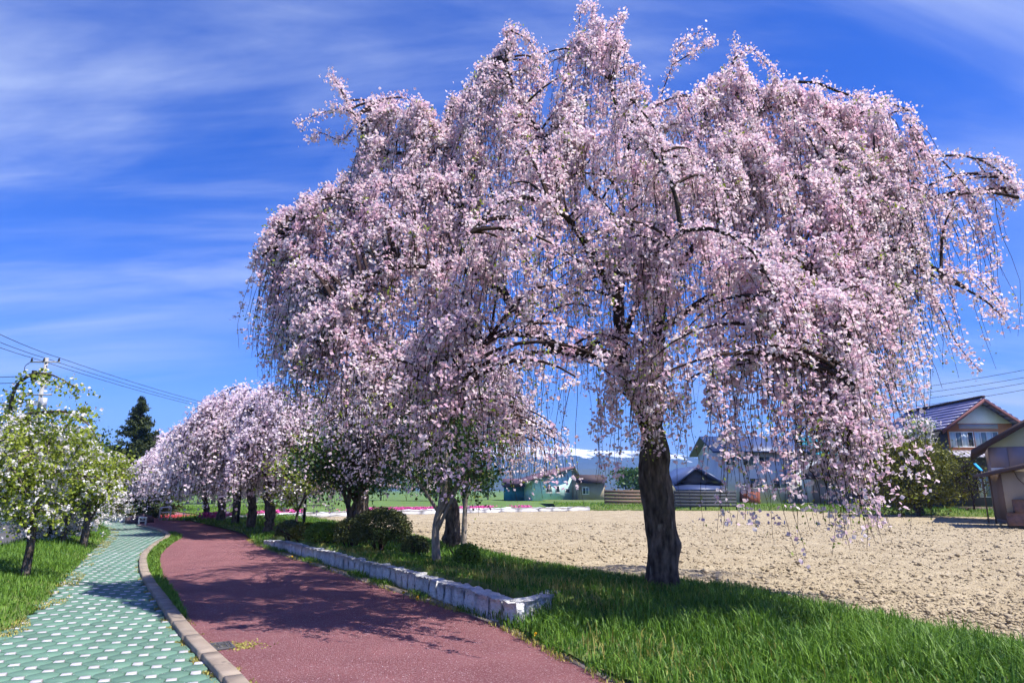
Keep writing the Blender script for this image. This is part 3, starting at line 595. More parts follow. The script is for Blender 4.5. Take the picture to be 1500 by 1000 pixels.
LIMBS = [
 ([(955, 640, d0), (935, 585, d0 - .1), (913, 545, d0 - .2), (911, 500, d0 - .3), (906, 430, d0 - .4), (920, 345, d0 - .5), (932, 265, d0 - .5), (912, 190, d0 - .4), (897, 130, d0 - .3), (884, 70, d0 - .2)], .19, .02),
 ([(957, 640, d0), (962, 560, d0 + .2), (967, 470, d0 + .3), (970, 400, d0 + .3), (976, 330, d0 + .3), (1000, 250, d0 + .3), (1035, 180, d0 + .2), (1062, 120, d0 + .1), (1078, 84, d0)], .17, .02),
 ([(913, 535, d0 - .2), (884, 520, d0 - .5), (845, 514, d0 - .8), (815, 508, d0 - 1.0), (790, 490, d0 - 1.1), (768, 464, d0 - 1.2), (738, 430, d0 - 1.2), (708, 360, d0 - 1.0), (695, 295, d0 - .8), (690, 255, d0 - .7)], .15, .04),
 ([(690, 262, d0 - .7), (650, 225, d0 - .7), (605, 224, d0 - .7), (560, 224, d0 - .7), (536, 204, d0 - .7), (517, 165, d0 - .7), (498, 130, d0 - .7)], .055, .014),
 ([(700, 320, d0 - .8), (640, 280, d0 - .9), (575, 268, d0 - 1.0), (510, 280, d0 - 1.0), (455, 296, d0 - 1.0), (415, 335, d0 - 1.0), (385, 375, d0 - 1.0)], .06, .012),
 ([(792, 491, d0 - 1.1), (745, 490, d0 - 1.6), (712, 500, d0 - 2.0), (680, 540, d0 - 2.4), (660, 600, d0 - 2.5)], .06, .015),
 ([(738, 430, d0 - 1.2), (690, 400, d0 - 1.8), (620, 390, d0 - 2.2), (550, 400, d0 - 2.4), (500, 440, d0 - 2.4), (470, 500, d0 - 2.4)], .06, .014),
 ([(968, 430, d0 + .3), (1010, 370, d0 - .2), (1060, 310, d0 - .8), (1110, 270, d0 - 1.2), (1180, 260, d0 - 1.4), (1240, 290, d0 - 1.4)], .09, .02),
 ([(1060, 310, d0 - .8), (1085, 225, d0 - .5), (1105, 176, d0 - .4), (1130, 157, d0 - .4), (1160, 152, d0 - .4), (1192, 164, d0 - .4), (1230, 200, d0 - .4)], .05, .014),
 ([(1040, 330, d0 - .5), (1070, 210, d0), (1100, 163, d0 + .1), (1148, 127, d0 + .1), (1190, 121, d0 + .1), (1245, 140, d0 + .1), (1300, 150, d0 + .1), (1335, 165, d0 + .1)], .055, .013),
 ([(972, 480, d0 + .3), (1030, 440, d0 - .2), (1110, 400, d0 - .8), (1190, 385, d0 - 1.2), (1260, 392, d0 - 1.4), (1320, 405, d0 - 1.5), (1370, 404, d0 - 1.5), (1430, 432, d0 - 1.5), (1470, 464, d0 - 1.5)], .085, .010),
 ([(1180, 262, d0 - 1.4), (1260, 235, d0 - 1.2), (1320, 240, d0 - 1.0), (1370, 228, d0 - 1.0), (1430, 232, d0 - 1.0), (1475, 262, d0 - 1.0), (1492, 290, d0 - 1.0)], .045, .009),
 ([(911, 500, d0 - .3), (935, 440, d0 - 1.2), (960, 380, d0 - 2.2), (1000, 340, d0 - 2.9), (1060, 340, d0 - 3.3), (1110, 380, d0 - 3.5), (1140, 440, d0 - 3.6)], .065, .008),
 ([(908, 450, d0 - .4), (870, 380, d0 - 1.4), (830, 320, d0 - 2.2), (780, 290, d0 - 2.8), (730, 300, d0 - 3.2), (690, 340, d0 - 3.4)], .08, .02),
 ([(920, 345, d0 - .5), (860, 270, d0 - .9), (800, 200, d0 - 1.2), (760, 150, d0 - 1.2), (740, 90, d0 - 1.2)], .055, .012),
 ([(985, 270, d0 - 2.9), (965, 235, d0 - 2.9), (945, 205, d0 - 2.8), (934, 188, d0 - 2.8)], .03, .018),
 ([(1000, 340, d0 - 2.9), (990, 290, d0 - 2.9), (975, 240, d0 - 2.9), (960, 190, d0 - 2.8), (930, 150, d0 - 2.8)], .045, .012),
 ([(1110, 400, d0 - .8), (1170, 400, d0 - 2.0), (1215, 430, d0 - 2.8), (1240, 480, d0 - 3.2), (1250, 560, d0 - 3.4)], .05, .014),
 ([(1060, 310, d0 - .8), (1100, 240, d0 + 1.2), (1150, 230, d0 + 2.0), (1220, 280, d0 + 2.6)], .05, .015),
 ([(920, 345, d0 - .5), (900, 270, d0 + 1.2), (850, 240, d0 + 2.2), (780, 260, d0 + 2.8), (700, 330, d0 + 3.0)], .06, .015),
 ([(970, 400, d0 + .3), (960, 330, d0 + 1.6), (980, 280, d0 + 2.6), (1020, 290, d0 + 3.4)], .06, .015)]
nodesL = []; noder = []
for k, (pts, r0, r1) in enumerate(LIMBS):
    P, rr = limb(pts, r0 * .85, r1, 6, 0.006)
    mb = MB(); mb.tube(P, rr, 9 if r0 > .1 else 6); part('limb', mb, 'barkdark', CH, smooth=True)
    st_ = 4 if r0 > .1 else 2
    nodesL.append(P[st_:]); noder.append(rr[st_:])
LIMBP = [n_ for n_ in nodesL]; nodes = np.vstack(nodesL); noder = np.concatenate(noder)
TOP = [(370, 390), (400, 322), (455, 296), (500, 262), (540, 210), (556, 160), (600, 142), (640, 152), (690, 130), (715, 90), (750, 60), (790, 100), (830, 62), (860, 22), (900, 30), (935, 90), (960, 150), (1000, 140), (1040, 110), (1075, 85), (1135, 112), (1200, 132), (1290, 150), (1335, 165), (1350, 232), (1430, 235), (1490, 270)]
HEM = [(360, 390), (395, 440), (405, 560), (440, 620), (500, 660), (560, 690), (620, 745), (690, 775), (730, 760), (770, 700), (850, 770), (905, 735), (925, 700), (1000, 700), (1040, 790), (1110, 850), (1170, 835), (1230, 825), (1290, 800), (1308, 640), (1330, 575), (1440, 540), (1475, 460), (1492, 290)]
tx, ty = zip(*TOP); hx, hy = zip(*HEM)
def topy(px): return np.interp(px, tx, ty)
def hemf(P):
    px, py = proj(P); h = np.interp(px, hx, hy) - 14; d = np.maximum(P[:, 1], 4)
    front = (d < d0 - .3) & (px > 690) & (px < 925) & (py < 470) & (rng.random(len(P)) < .72); h = np.where(front, np.minimum(h, rng.uniform(395, 470, len(P))), h)   # open window onto the limbs
    z = PDn(px, h, d)[:, 2]; return np.maximum(z, 0.75 + 0.5 * rng.random(len(P)))
crs = []
def crests(n, pxr, qr, front, dr=None):
    px = rng.uniform(*pxr, n); tp = topy(px) + 12; q = rng.uniform(*qr, n); py = tp + q * (540 - tp)
    e = np.sqrt(np.maximum(0, 1 - ((px - 930) / 585) ** 2))
    off = (0.25 + 3.5 * q ** 0.55) * rng.uniform(0.55, 1.0, n) * (0.25 + 0.75 * e)
    d = d0 - 0.2 - off if front else d0 + 0.3 + off
    if dr: d = rng.uniform(*dr, n)
    crs.append(PDn(px, py, d))
crests(150, (410, 1340), (0.0, 0.35), True); crests(165, (420, 1330), (0.2, 0.75), True); crests(75, (430, 1290), (0.6, 1.05), True)
crests(70, (450, 1300), (0.05, 0.8), False)
crests(24, (412, 560), (0.05, 0.7), True); crests(34, (1180, 1340), (0.02, 0.5), True)
crests(5, (1330, 1440), (0.02, 0.25), True, (d0 - 1.5, d0 - .6))
for lo, hi, nn_ in ((385, 560, 22), (545, 720, 34), (700, 960, 30), (960, 1345, 40)):      # the ragged upper outline
    px = rng.uniform(lo, hi, nn_); crs.append(PDn(px, topy(px) + rng.uniform(2, 22, nn_), d0 - .4 + rng.uniform(-.9, .6, nn_)))

def region(n, x0, x1, y0, y1, da, db): crs.append(PDn(rng.uniform(x0, x1, n), rng.uniform(y0, y1, n), rng.uniform(da, db, n)))
region(16, 1060, 1200, 400, 560, d0 - 3.6, d0 - 2.6); region(16, 1170, 1275, 430, 640, d0 - 3.5, d0 - 2.6); region(10, 1180, 1275, 600, 720, d0 - 3.6, d0 - 3.0)
region(20, 895, 1005, 500, 610, d0 - 2.2, d0 - 1.2); region(46, 600, 930, 330, 460, d0 + .7, d0 + 3.2); region(10, 520, 640, 430, 520, d0 - 2.8, d0 - 1.8); region(3, 1290, 1420, 400, 440, d0 - 1.8, d0 - 1.2)
region(8, 410, 470, 380, 520, d0 - 2.2, d0 - 1.2); region(8, 620, 760, 560, 640, d0 - 2.8, d0 - 2)
crest = np.vstack(crs)
axis = np.array([base[0], TD - 1.2, 0])
def pinkpatch(P):
    return -0.30 * (fbm(P[:, 0] * 0.9 + 30, P[:, 2] * 0.9 + P[:, 1], 2, 31) > 0.62)
TW, FV, LV, LX = weep_parts(nodes, noder, 4, 8, crest, axis, hemf, 4, 3.2, 9.0, 6, 0.0265, 0.037, 0.0060, 12000, pinkpatch, 17, (0.04, 0.30))
# upright sprays above the crown
SPR = [([(534, 205), (517, 165), (500, 130), (480, 108)], d0 - .7), ([(517, 165), (495, 160), (460, 170), (432, 184)], d0 - .8), ([(520, 185), (500, 205), (470, 195), (455, 205)], d0 - .6), ([(884, 80), (875, 45), (868, 15), (872, 4)], d0 - .2), ([(890, 110), (900, 60), (910, 30), (914, 18)], d0 - .3), ([(850, 90), (848, 50), (850, 20), (858, 6)], d0 - .2),
       ([(965, 150), (985, 95), (1000, 62), (1034, 42)], d0 - .4), ([(985, 95), (1010, 80), (1030, 68), (1043, 60)], d0 - .4), ([(1040, 170), (1062, 115), (1078, 72), (1074, 55)], d0), ([(1078, 84), (1100, 72), (1115, 85), (1140, 110)], d0), ([(745, 95), (742, 60), (748, 42), (770, 50)], d0 - 1.2), ([(748, 45), (775, 60), (785, 85), (778, 105)], d0 - 1.2), ([(1430, 232), (1462, 236), (1482, 252), (1494, 278)], d0 - 1), ([(1372, 404), (1420, 400), (1455, 430), (1476, 462)], d0 - 1.5), ([(1320, 405), (1370, 440), (1400, 500), (1436, 545)], d0 - 1.6), ([(1330, 250), (1380, 300), (1400, 340), (1412, 372)], d0 - 1.1), ([(1380, 235), (1420, 280), (1430, 310), (1440, 345)], d0 - 1.1), ([(400, 330), (388, 350), (378, 372), (372, 390)], d0 - 1), ([(1430, 235), (1450, 262), (1470, 280), (1486, 305)], d0 - .9)]
SC, ST, LC = [], [], []
for pts, d in SPR:
    P = spline([PD(x, y, d + 0.05 * i) for i, (x, y) in enumerate(pts)], 6); TW.tube(P, np.linspace(.013, .005, len(P)), 4)
    m = 260; t = rng.uniform(0.05, 1, m) * (len(P) - 1); i = t.astype(int).clip(0, len(P) - 2); f = (t - i)[:, None]
    cc = P[i] * (1 - f) + P[i + 1] * f; cl_ = rng.integers(0, m // 8, m); SC.append(cc[cl_] + rng.normal(size=(m, 3)) * .055); ST.append(0.7 + rng.normal(size=m) * .25); LC.append(cc[:14] + rng.normal(size=(14, 3)) * .05)
for k, P in enumerate(LIMBP):
    if k < 3: continue
    m = 520; j0 = int(len(P) * .3); t = rng.uniform(j0, len(P) - 1, m // 9); i = t.astype(int).clip(0, len(P) - 2); f = (t - i)[:, None]; cc = P[i] * (1 - f) + P[i + 1] * f
    SC.append(np.repeat(cc, 9, 0) + rng.normal(size=(len(cc) * 9, 3)) * .06); ST.append(.72 + rng.normal(size=len(cc) * 9) * .25)
SC = np.vstack(SC); FV2 = flowers(SC, .0245 * rng.uniform(.7, 1.25, len(SC)), np.concatenate(ST)); LC = np.vstack(LC); LV2 = leaves(LC, .04 * rng.uniform(.7, 1.3, len(LC)), rng.random(len(LC)), .2, .3)
part('twigs', TW, 'twig', CH, kind='stuff')
mb = MB(); mb.add(*FV); mb.add(*FV2); part('crown', mb, 'blossom', CH, tint=True, kind='stuff')
mb = MB(); mb.add(*LV); mb.add(*LV2); mb.add(*LX); part('young_leaves', mb, 'spring', CH, tint=True, kind='stuff')
NFL = len(FV[1]) // 4
print('main tree flowers', NFL, 'crests', len(crest))

# ------------------------------------------------------------------ smaller weeping cherries along the path
def weeping(loc, H, Rd, label, seed, nfl=1.0, hem=0.9, fs=0.045, lean=(0, 0), group='weeping cherries in a row along the red path', flat=0.75, tw=0.012, tr=0.17):
    global rng
    rng = np.random.default_rng(seed)
    x0, y0, z0 = loc; rt = rootw('weeping_cherry_tree', loc, label, 'tree', group)
    th_ = H * 0.36; tp = np.array([x0 + lean[0] * .4, y0 + lean[1] * .4, z0 + th_])
    P = spline([(x0, y0, z0 - .1), (x0 + .05, y0, z0 + th_ * .35), (x0 - .04 + lean[0] * .2, y0 + lean[1] * .2, z0 + th_ * .7), tuple(tp)], 7)
    mb = MB(); mb.tube(P, np.linspace(tr * 1.25, tr * .8, len(P)) * (1 + .12 * rng.normal(size=len(P))), 9); part('trunk', mb, 'bark', rt, smooth=True)
    nds = []
    for k in range(8):
        a = k / 8 * 6.283 + rng.uniform(-.3, .3); rr = Rd * rng.uniform(.45, .7); hh = H * rng.uniform(.68, .9)
        e = np.array([x0 + lean[0] + math.cos(a) * rr, y0 + lean[1] + math.sin(a) * rr, z0 + hh])
        Q = spline([tp, tp * .62 + e * .38 + np.array([0, 0, .35]) + rng.normal(size=3) * .12, tp * .2 + e * .8 + np.array([0, 0, .3]) + rng.normal(size=3) * .12, e], 6)
        mb = MB(); mb.tube(Q, np.linspace(tr * .55, .02, len(Q)), 6); part('limb', mb, 'bark', rt, smooth=True); nds.append(Q[2:])
    nds = np.vstack(nds); n = int(150 * nfl)
    a = rng.uniform(0, 6.283, n); q = np.sqrt(rng.random(n)); lump = 1 + .18 * np.sin(a * 3 + seed) + .12 * np.sin(a * 5 + seed * 2)
    ht = H * (1 - .50 * q ** 2.2) * (0.84 + .2 * rng.random(n) + .10 * np.sin(a * 4 + seed * 3) * q)
    cr = np.stack([x0 + lean[0] + np.cos(a) * q * Rd * lump * .92, y0 + lean[1] + np.sin(a) * q * Rd * lump * .92, z0 + np.minimum(ht, H)], -1)
    T_, F_, L_ = weep_parts(nds, None, 2, 6, cr, np.array([x0 + lean[0], y0 + lean[1], 0]), lambda P_: np.full(len(P_), z0 + hem) + .7 * rng.random(len(P_)), 5, H * .55, 5.0, 5, fs * 1.15, fs * 1.7, tw, int(500 * nfl), None, 6)
    part('twigs', T_, 'twig', rt, kind='stuff'); mb = MB(); mb.add(*F_); part('crown', mb, 'blossomfar', rt, tint=True, kind='stuff')
    mb = MB(); mb.add(*L_); part('young_leaves', mb, 'spring', rt, tint=True, kind='stuff'); return rt
def gp(x, y, z=0.05): return G(x, y, z)
weeping(gp(659, 806, .1), 6.2, 3.3, 'weeping cherry with hanging pink strands behind the pale-barked sapling', 21, 1.3, 1.1, .038, (-.6, .3), tr=.2)
weeping(gp(527, 778), 6.0, 3.7, 'weeping cherry with reddish brown trunk behind the round clipped shrub', 22, 1.1, .9, .048, tr=.26)
weeping(gp(392, 781), 5.6, 3.2, 'weeping cherry whose pink strands hang to the ground beside the stone wall end', 23, 1.2, .35, .05, (-.4, .2))
weeping(gp(366, 774), 6.0, 3.4, 'weeping cherry with leaning dark trunk next to the black garden post', 24, 1.2, .7, .052, (-.3, .2), tr=.17)
weeping(gp(343, 768), 5.9, 3.4, 'pale pink weeping cherry with a straight mottled trunk beyond the garden post', 25, 1.0, .6, .058, tr=.15)
weeping(gp(322, 764), 5.4, 3.3, 'weeping cherry between two others in the row, lichen-grey trunk', 26, .9, .6, .062, (-.3, .1), tr=.17)
weeping(gp(300, 760), 4.6, 3.6, 'last weeping cherry of the row, spreading low towards the crossing', 27, 1.0, .35, .066, (-.5, 0), tr=.15)
weeping(gp(243, 747), 6.0, 3.6, 'distant weeping cherry on the lawn beyond the red crossing strip', 28, .6, .8, .10, group=None, tr=.2)

# ------------------------------------------------------------------ leafy trees and shrubs
def leafy(name, loc, H, rx, label, cat, seed, nl, lsz, leaf, bark='bark', bloom=0, bmat='whitebloom', bsz=.05, ry=None, z0=0.35, tr=.09, stems=1, group=None, limbs=9, clump=.32, sub=5, shape=1.0, droop=0.3, asp=.42, lean=(0, 0)):
    global rng
    rng = np.random.default_rng(seed); ry = ry or rx; x0, y0, g0 = loc
    rt = rootw(name, loc, label, cat, group); tips = []
    cz = g0 + H * (z0 + 1) / 2; hz_ = H * (1 - z0) / 2
    for s_ in range(stems):
        a0 = rng.uniform(0, 6.28); bx, by = x0 + (stems > 1) * .08 * math.cos(a0), y0 + (stems > 1) * .08 * math.sin(a0)
        top = np.array([x0 + lean[0] + rng.normal() * rx * .25, y0 + lean[1] + rng.normal() * ry * .25, g0 + H * .82]); P = spline([(bx, by, g0 - .15), (bx + rng.normal() * .05, by, g0 + H * .22), tuple(.5 * (np.array([bx, by, g0 + H * .5]) + np.array([top[0], top[1], g0 + H * .5])) + rng.normal(size=3) * .08), tuple(top)], 6)
        mb = MB(); mb.tube(P, np.linspace(tr, tr * .18, len(P)), 7); part('trunk', mb, bark, rt, smooth=True)
        bm_ = MB()
        for k in range(limbs):
            i = rng.integers(int(len(P) * (.28 if z0 > .1 else .1)), len(P) - 1); a = rng.uniform(0, 6.283); th2 = rng.uniform(-.75, 1.0); ss = math.sqrt(max(0, 1 - th2 * th2)) ** shape
            e = np.array([x0 + lean[0] + math.cos(a) * rx * ss * rng.uniform(.6, .95), y0 + lean[1] + math.sin(a) * ry * ss * rng.uniform(.6, .95), cz + th2 * hz_ * .9])
            Q = spline([P[i], P[i] * .5 + e * .5 + np.array([0, 0, .12 * rx]) + rng.normal(size=3) * .06 * rx, e], 5); bm_.tube(Q, np.linspace(tr * .42, .012, len(Q)), 5, False); tips += list(Q[4:])
            for j in range(sub):
                f = Q[rng.integers(3, len(Q))]; e2 = f + rdir(1)[0] * np.array([rx, ry, hz_]) * .42; c_ = np.array([x0 + lean[0], y0 + lean[1], cz]); r_ = (e2 - c_) / np.array([rx, ry, hz_]); m_ = np.linalg.norm(r_)
                if m_ > 1: e2 = c_ + (e2 - c_) / m_ * rng.uniform(.85, 1)
                q2 = spline([f, f * .5 + e2 * .5 + np.array([0, 0, .05]), e2], 3); bm_.tube(q2, np.linspace(.016, .006, len(q2)), 4, False); tips += list(q2[2:])
        part('branches', bm_, bark, rt, kind='stuff')
    tips = np.asarray(tips); sc = clump * np.array([rx, ry, hz_ * .8]) * .55
    w = rng.lognormal(0, .6, len(tips)); i = rng.choice(len(tips), nl, p=w / w.sum()); C = tips[i] + rng.normal(size=(nl, 3)) * sc
    mb = MB(); tb = rng.uniform(0, 1, len(tips)); mb.add(*leaves(C, lsz * rng.uniform(.6, 1.3, nl), np.clip(tb[i] * .6 + rng.random(nl) * .4, 0, 1), droop, asp)); part('crown', mb, leaf, rt, tint=True, kind='stuff')
    if bloom:
        i = rng.choice(len(tips), bloom // 6); cc = tips[i] + rng.normal(size=(len(i), 3)) * sc; C = np.repeat(cc, 6, 0) + rng.normal(size=(len(i) * 6, 3)) * bsz * 1.1
        mb = MB(); mb.add(*flowers(C, bsz * rng.uniform(.7, 1.2, len(C)), rng.normal(.7, .3, len(C)))); part('blossom', mb, bmat, rt, tint=True, kind='stuff')
    return rt, tips
LG = 'white flowering cherries along the green path'
# left row
leafy('cherry_tree', gp(36, 842, .15), 3.0, 1.25, 'young white cherry with crooked low trunk, green leaves and white flowers by the green path', 'tree', 41, 8500, .062, 'spring', 'bark', 5000, bsz=.026, z0=.22, tr=.085, limbs=13, group=LG, clump=.26)
leafy('cherry_tree', gp(124, 797, .15), 3.2, 1.05, 'white cherry with slim twin trunks near the tip of the left verge', 'tree', 42, 8500, .085, 'spring', 'bark', 3600, bsz=.034, z0=.26, tr=.09, stems=2, limbs=11, group=LG, clump=.28)
leafy('cherry_tree', gp(92, 800, .1), 3.4, 1.4, 'white cherry half hidden behind the twin-trunked cherry, dense yellow green leaves', 'tree', 43, 8500, .09, 'spring', 'bark', 4400, bsz=.036, z0=.2, tr=.09, group=LG, clump=.28)
leafy('cherry_tree', (-15.4, 19.0, 0), 3.6, 2.2, 'white cherry beside the grey side road, thick with white bloom', 'tree', 44, 7500, .085, 'spring', 'bark', 6000, bsz=.036, z0=.15, tr=.09, group=LG, clump=.3)
leafy('cherry_tree', (-12.6, 14.0, 0), 4.2, 1.3, 'cherry with long arching bare branches reaching over its neighbours, sparse green leaves', 'tree', 45, 800, .085, 'spring', 'bark', 420, bsz=.036, z0=.45, tr=.07, limbs=8, sub=2, group=LG, clump=.16)
leafy('green_tree', (-24.6, 36.0, 0), 4.7, 2.3, 'fresh yellow green tree beside the dark fir', 'tree', 46, 7000, .17, 'leafmid', z0=.1, tr=.12, clump=.3)
leafy('green_tree', (-30.5, 41.0, 0), 5.2, 3.2, 'round olive green tree behind the white cherries', 'tree', 47, 6000, .19, 'leafmid', z0=.05, tr=.12, clump=.3)
leafy('green_tree', (-24.0, 29.5, 0), 4.0, 2.6, 'bright green bushy tree standing beyond the side road', 'tree', 48, 6000, .15, 'leafmid', z0=.0, tr=.1, clump=.3)
leafy('green_tree', (-34, 48.0, 0), 7.0, 4.5, 'dark leafy tree far behind the guard rail', 'tree', 49, 6000, .24, 'leafdark', z0=.05, tr=.14, clump=.3)
# arching bare branches of the near left cherry
ARCH = [[(4, 690, 12.6), (14, 655, 12.6), (15, 600, 12.6), (24, 566, 12.5), (48, 548, 12.4), (72, 548, 12.3), (95, 558, 12.2), (118, 572, 12.2)],
        [(8, 668, 12.6), (20, 622, 12.5), (40, 607, 12.4), (70, 603, 12.2), (100, 604, 12.1), (128, 620, 12.0), (140, 640, 12.0)],
        [(0, 628, 13), (12, 600, 13), (30, 585, 13), (48, 575, 13)], [(60, 690, 13), (80, 650, 13), (95, 628, 13), (115, 600, 13), (128, 598, 13)], [(90, 690, 12.5), (118, 650, 12.5), (124, 630, 12.5), (135, 640, 12.5)]]
ART = rootw('cherry_tree', (-10.6, 12.7, 0), 'tall cherry with thick arched limbs in front of the utility pole', 'tree', LG); rng = np.random.default_rng(77)
mb = MB(); mb.tube(spline([(-10.6, 12.7, -.1), (-10.4, 12.65, .9), PD(4, 690, 12.6)], 6), np.linspace(.09, .05, 13), 8); part('trunk', mb, 'bark', ART, smooth=True)
lc = []; 
for k, a in enumerate(ARCH):
    P = spline([PD(*p) for p in a], 6)
    if k > 1: P = np.vstack([spline([PD(6, 680, 12.6), tuple((np.array(PD(6, 680, 12.6)) + P[0]) / 2 - np.array([0, 0, .05])), tuple(P[0])], 4)[:-1], P])
    mb = MB(); mb.tube(P, np.linspace(.048 if k < 2 else .025, .008, len(P)), 6); part('limb', mb, 'bark', ART, smooth=True)
    for j in range(4, len(P), 2):
        e = P[j] + rng.normal(size=3) * np.array([.22, .2, .12]) + np.array([0, 0, -.10]); lc += [P[j] * (1 - f) + e * f for f in np.linspace(0, 1, 7)]; TWg = MB(); 
lc = np.asarray(lc); i = rng.integers(0, len(lc), 1500); mb = MB(); mb.add(*leaves(lc[i] + rng.normal(size=(1500, 3)) * .06, .075 * rng.uniform(.6, 1.3, 1500), rng.random(1500), .6)); part('crown', mb, 'spring', ART, tint=True, kind='stuff')
i = rng.integers(0, len(lc), 420); mb = MB(); mb.add(*flowers(lc[i] + rng.normal(size=(420, 3)) * .07, .034 * rng.uniform(.7, 1.2, 420), rng.normal(.7, .3, 420))); part('blossom', mb, 'whitebloom', ART, tint=True, kind='stuff')
# white spirea bushes
for (x, y, h, w, lab, sd) in [(70, 800, 1.5, 1.3, 'white spirea bush in the dark gap between the left cherries', 51), (137, 775, 1.8, 1.5, 'white spirea bush with arching sprays next to the red crossing strip', 52), (100, 790, 1.3, 1.2, 'low white flowering bush under the twin-trunked cherry', 53)]:
    leafy('spirea_bush', gp(x, y, .05), h, w, lab, 'bush', sd, 900, .08, 'leafmid', 'twig', 3000, bsz=.04, z0=.0, tr=.03, stems=3, limbs=7, clump=.25)
# raised bed
leafy('small_tree', gp(641, 832, .15), 3.6, 1.35, 'small tree with pale twisted trunk and dark green leaves in the raised bed', 'tree', 61, 3600, .075, 'leafdark', 'palebark', z0=.30, tr=.10, limbs=12, clump=.25)
leafy('small_tree', gp(513, 787, .2), 4.0, 2.2, 'dense dark green tree with forked trunk behind the round clipped shrub', 'tree', 62, 8500, .10, 'leafdark', 'bark', z0=.30, tr=.11, limbs=14, stems=2, clump=.27)
leafy('small_tree', gp(434, 783, .1), 3.6, 1.7, 'slender tree with light yellow green leaves beside the black post', 'tree', 63, 2200, .11, 'spring', 'bark', 900, bsz=.05, z0=.22, tr=.06, limbs=11, clump=.24)
leafy('small_tree', gp(678, 812, .15), 4.2, 1.3, 'tall narrow dark green tree entwined with the hanging cherry strands', 'tree', 64, 3000, .08, 'leafdark', 'palebark', z0=.25, tr=.08, limbs=11, clump=.25)
def topiary(x, y, rx, rz, label, seed, n, lsz, sq_=1.0, z=.22, m='topiary', group='clipped shrubs in the raised bed'):
    rg = np.random.default_rng(seed); c = np.array(G(x, y, z)); rt = rootw('clipped_shrub', tuple(c), label, 'shrub', group)
    D = unit(rg.normal(size=(n, 3))); D[:, 2] = np.abs(D[:, 2]) * 1.3 - .35; D = unit(D); rr = rg.uniform(.78, 1.02, n) * (1 + .10 * (fbm(D[:, 0] * 4 + 9, D[:, 1] * 4 + D[:, 2] * 3, 2, seed) - .5) * 2)
    C = c + np.array([0, 0, rz * .85]) + D * rr[:, None] * np.array([rx, rx, rz])
    C = C[C[:, 2] > c[2] + .04]; mb = MB(); mb.add(*leaves(C, lsz * rg.uniform(.6, 1.3, len(C)), rg.random(len(C)) * (.4 + .6 * (fbm(C[:, 0] * 3, C[:, 2] * 3, 2, seed)))))
    part('crown', mb, m, rt, tint=True, kind='stuff'); st = MB()
    for k in range(9):
        e = c + np.array([rg.normal() * rx * .5, rg.normal() * rx * .5, rz * rg.uniform(.9, 1.5)]); st.tube(spline([c + np.array([rg.normal() * .06, rg.normal() * .06, -.1]), .5 * c + .5 * e + rg.normal(size=3) * .04, e], 4), .016, 4)
    part('stems', st, 'twig', rt)
topiary(556, 812, .70, .56, 'largest round clipped shrub, dark, with hanging blossom in front', 71, 9000, .045)
topiary(514, 806, .42, .42, 'dark round shrub merging with the largest clipped shrub', 72, 4200, .045)
topiary(608, 818, .30, .26, 'small twiggy shrub beside the large round one', 73, 1600, .04)
topiary(684, 833, .26, .24, 'small shrub with bright green top next to the pale trunk', 74, 1500, .04, m='leafmid')
topiary(470, 801, .42, .34, 'light green low shrub in the clipped row', 75, 3000, .045, m='leafmid')
topiary(446, 796, .40, .30, 'brownish low shrub in the middle of the clipped row', 76, 2600, .045, m='olive')
topiary(424, 793, .42, .32, 'dark low shrub at the far end of the clipped row', 77, 2600, .045)
topiary(492, 800, .36, .30, 'low shrub linking the clipped row to the round shrubs', 78, 2200, .045, m='olive')
# by the houses
leafy('yew_bush', G(1346, 755), 5.0, 3.4, 'big spreading olive green bush in front of the orange house', 'bush', 81, 20000, .20, 'olive', 'bark', ry=2.6, z0=.02, tr=.10, stems=3, limbs=14, clump=.26, droop=-.3, asp=.3)
leafy('white_tree', (Xp(1340, 46, 660), 46, 0), 7.2, 1.35, 'white blossoming tree rising behind the olive bush', 'tree', 82, 1500, .16, 'leafmid', 'bark', 3600, bsz=.085, z0=.60, tr=.09, clump=.28)
leafy('bare_shrub', PD(1428, 742, 42), 3.2, 1.4, 'thin bare-twigged shrub between the olive bush and the shed', 'shrub', 83, 600, .14, 'olive', 'twig', z0=.05, tr=.04, stems=3, limbs=9, clump=.2)

# fir
def fir(loc, H, Rd, label):
    global rng
    rng = np.random.default_rng(91); x0, y0, g0 = loc; rt = rootw('fir_tree', loc, label, 'tree')
    mb = MB(); mb.tube([(x0, y0, g0 - .1), (x0, y0, g0 + H * .4), (x0 + .05, y0, g0 + H)], [.55, .26, .02], 9); part('trunk', mb, 'bark', rt, smooth=True)
    C, bm_ = [], MB()
    for lev in np.linspace(.06, .985, 23):
        rr = Rd * (1 - lev) ** .85 * rng.uniform(.9, 1.06) + .12
        for k in range(int(7 + 4 * (1 - lev))):
            a = rng.uniform(0, 6.283); L = rr * rng.uniform(.6, 1.15); p0 = np.array([x0, y0, g0 + H * lev]); up = .10 + .28 * lev
            e = p0 + np.array([math.cos(a) * L, math.sin(a) * L, L * (up - .16)]); mid = (p0 + e) / 2 + np.array([0, 0, -L * .10]); q = spline([p0, mid, e], 4); bm_.tube(q, np.linspace(.035, .01, len(q)), 4, False)
            m = int(90 * L) + 26; t = rng.uniform(.12, 1, m); pp = bez(p0[None], mid[None] * 2 - (p0 + e)[None] / 2, e[None], t); w = .30 * L * (1 - t * .75)
            side = np.array([-math.sin(a), math.cos(a), 0]); C.append(pp + side * (rng.uniform(-1, 1, m) * w)[:, None] + np.array([0, 0, 1]) * rng.normal(size=(m, 1)) * .025)
    part('branches', bm_, 'bark', rt, kind='stuff'); C = np.vstack(C); mb = MB(); mb.add(*leaves(C, .24 * rng.uniform(.6, 1.3, len(C)), rng.random(len(C)) ** 1.3, 0, .16)); part('crown', mb, 'needle', rt, tint=True, kind='stuff')
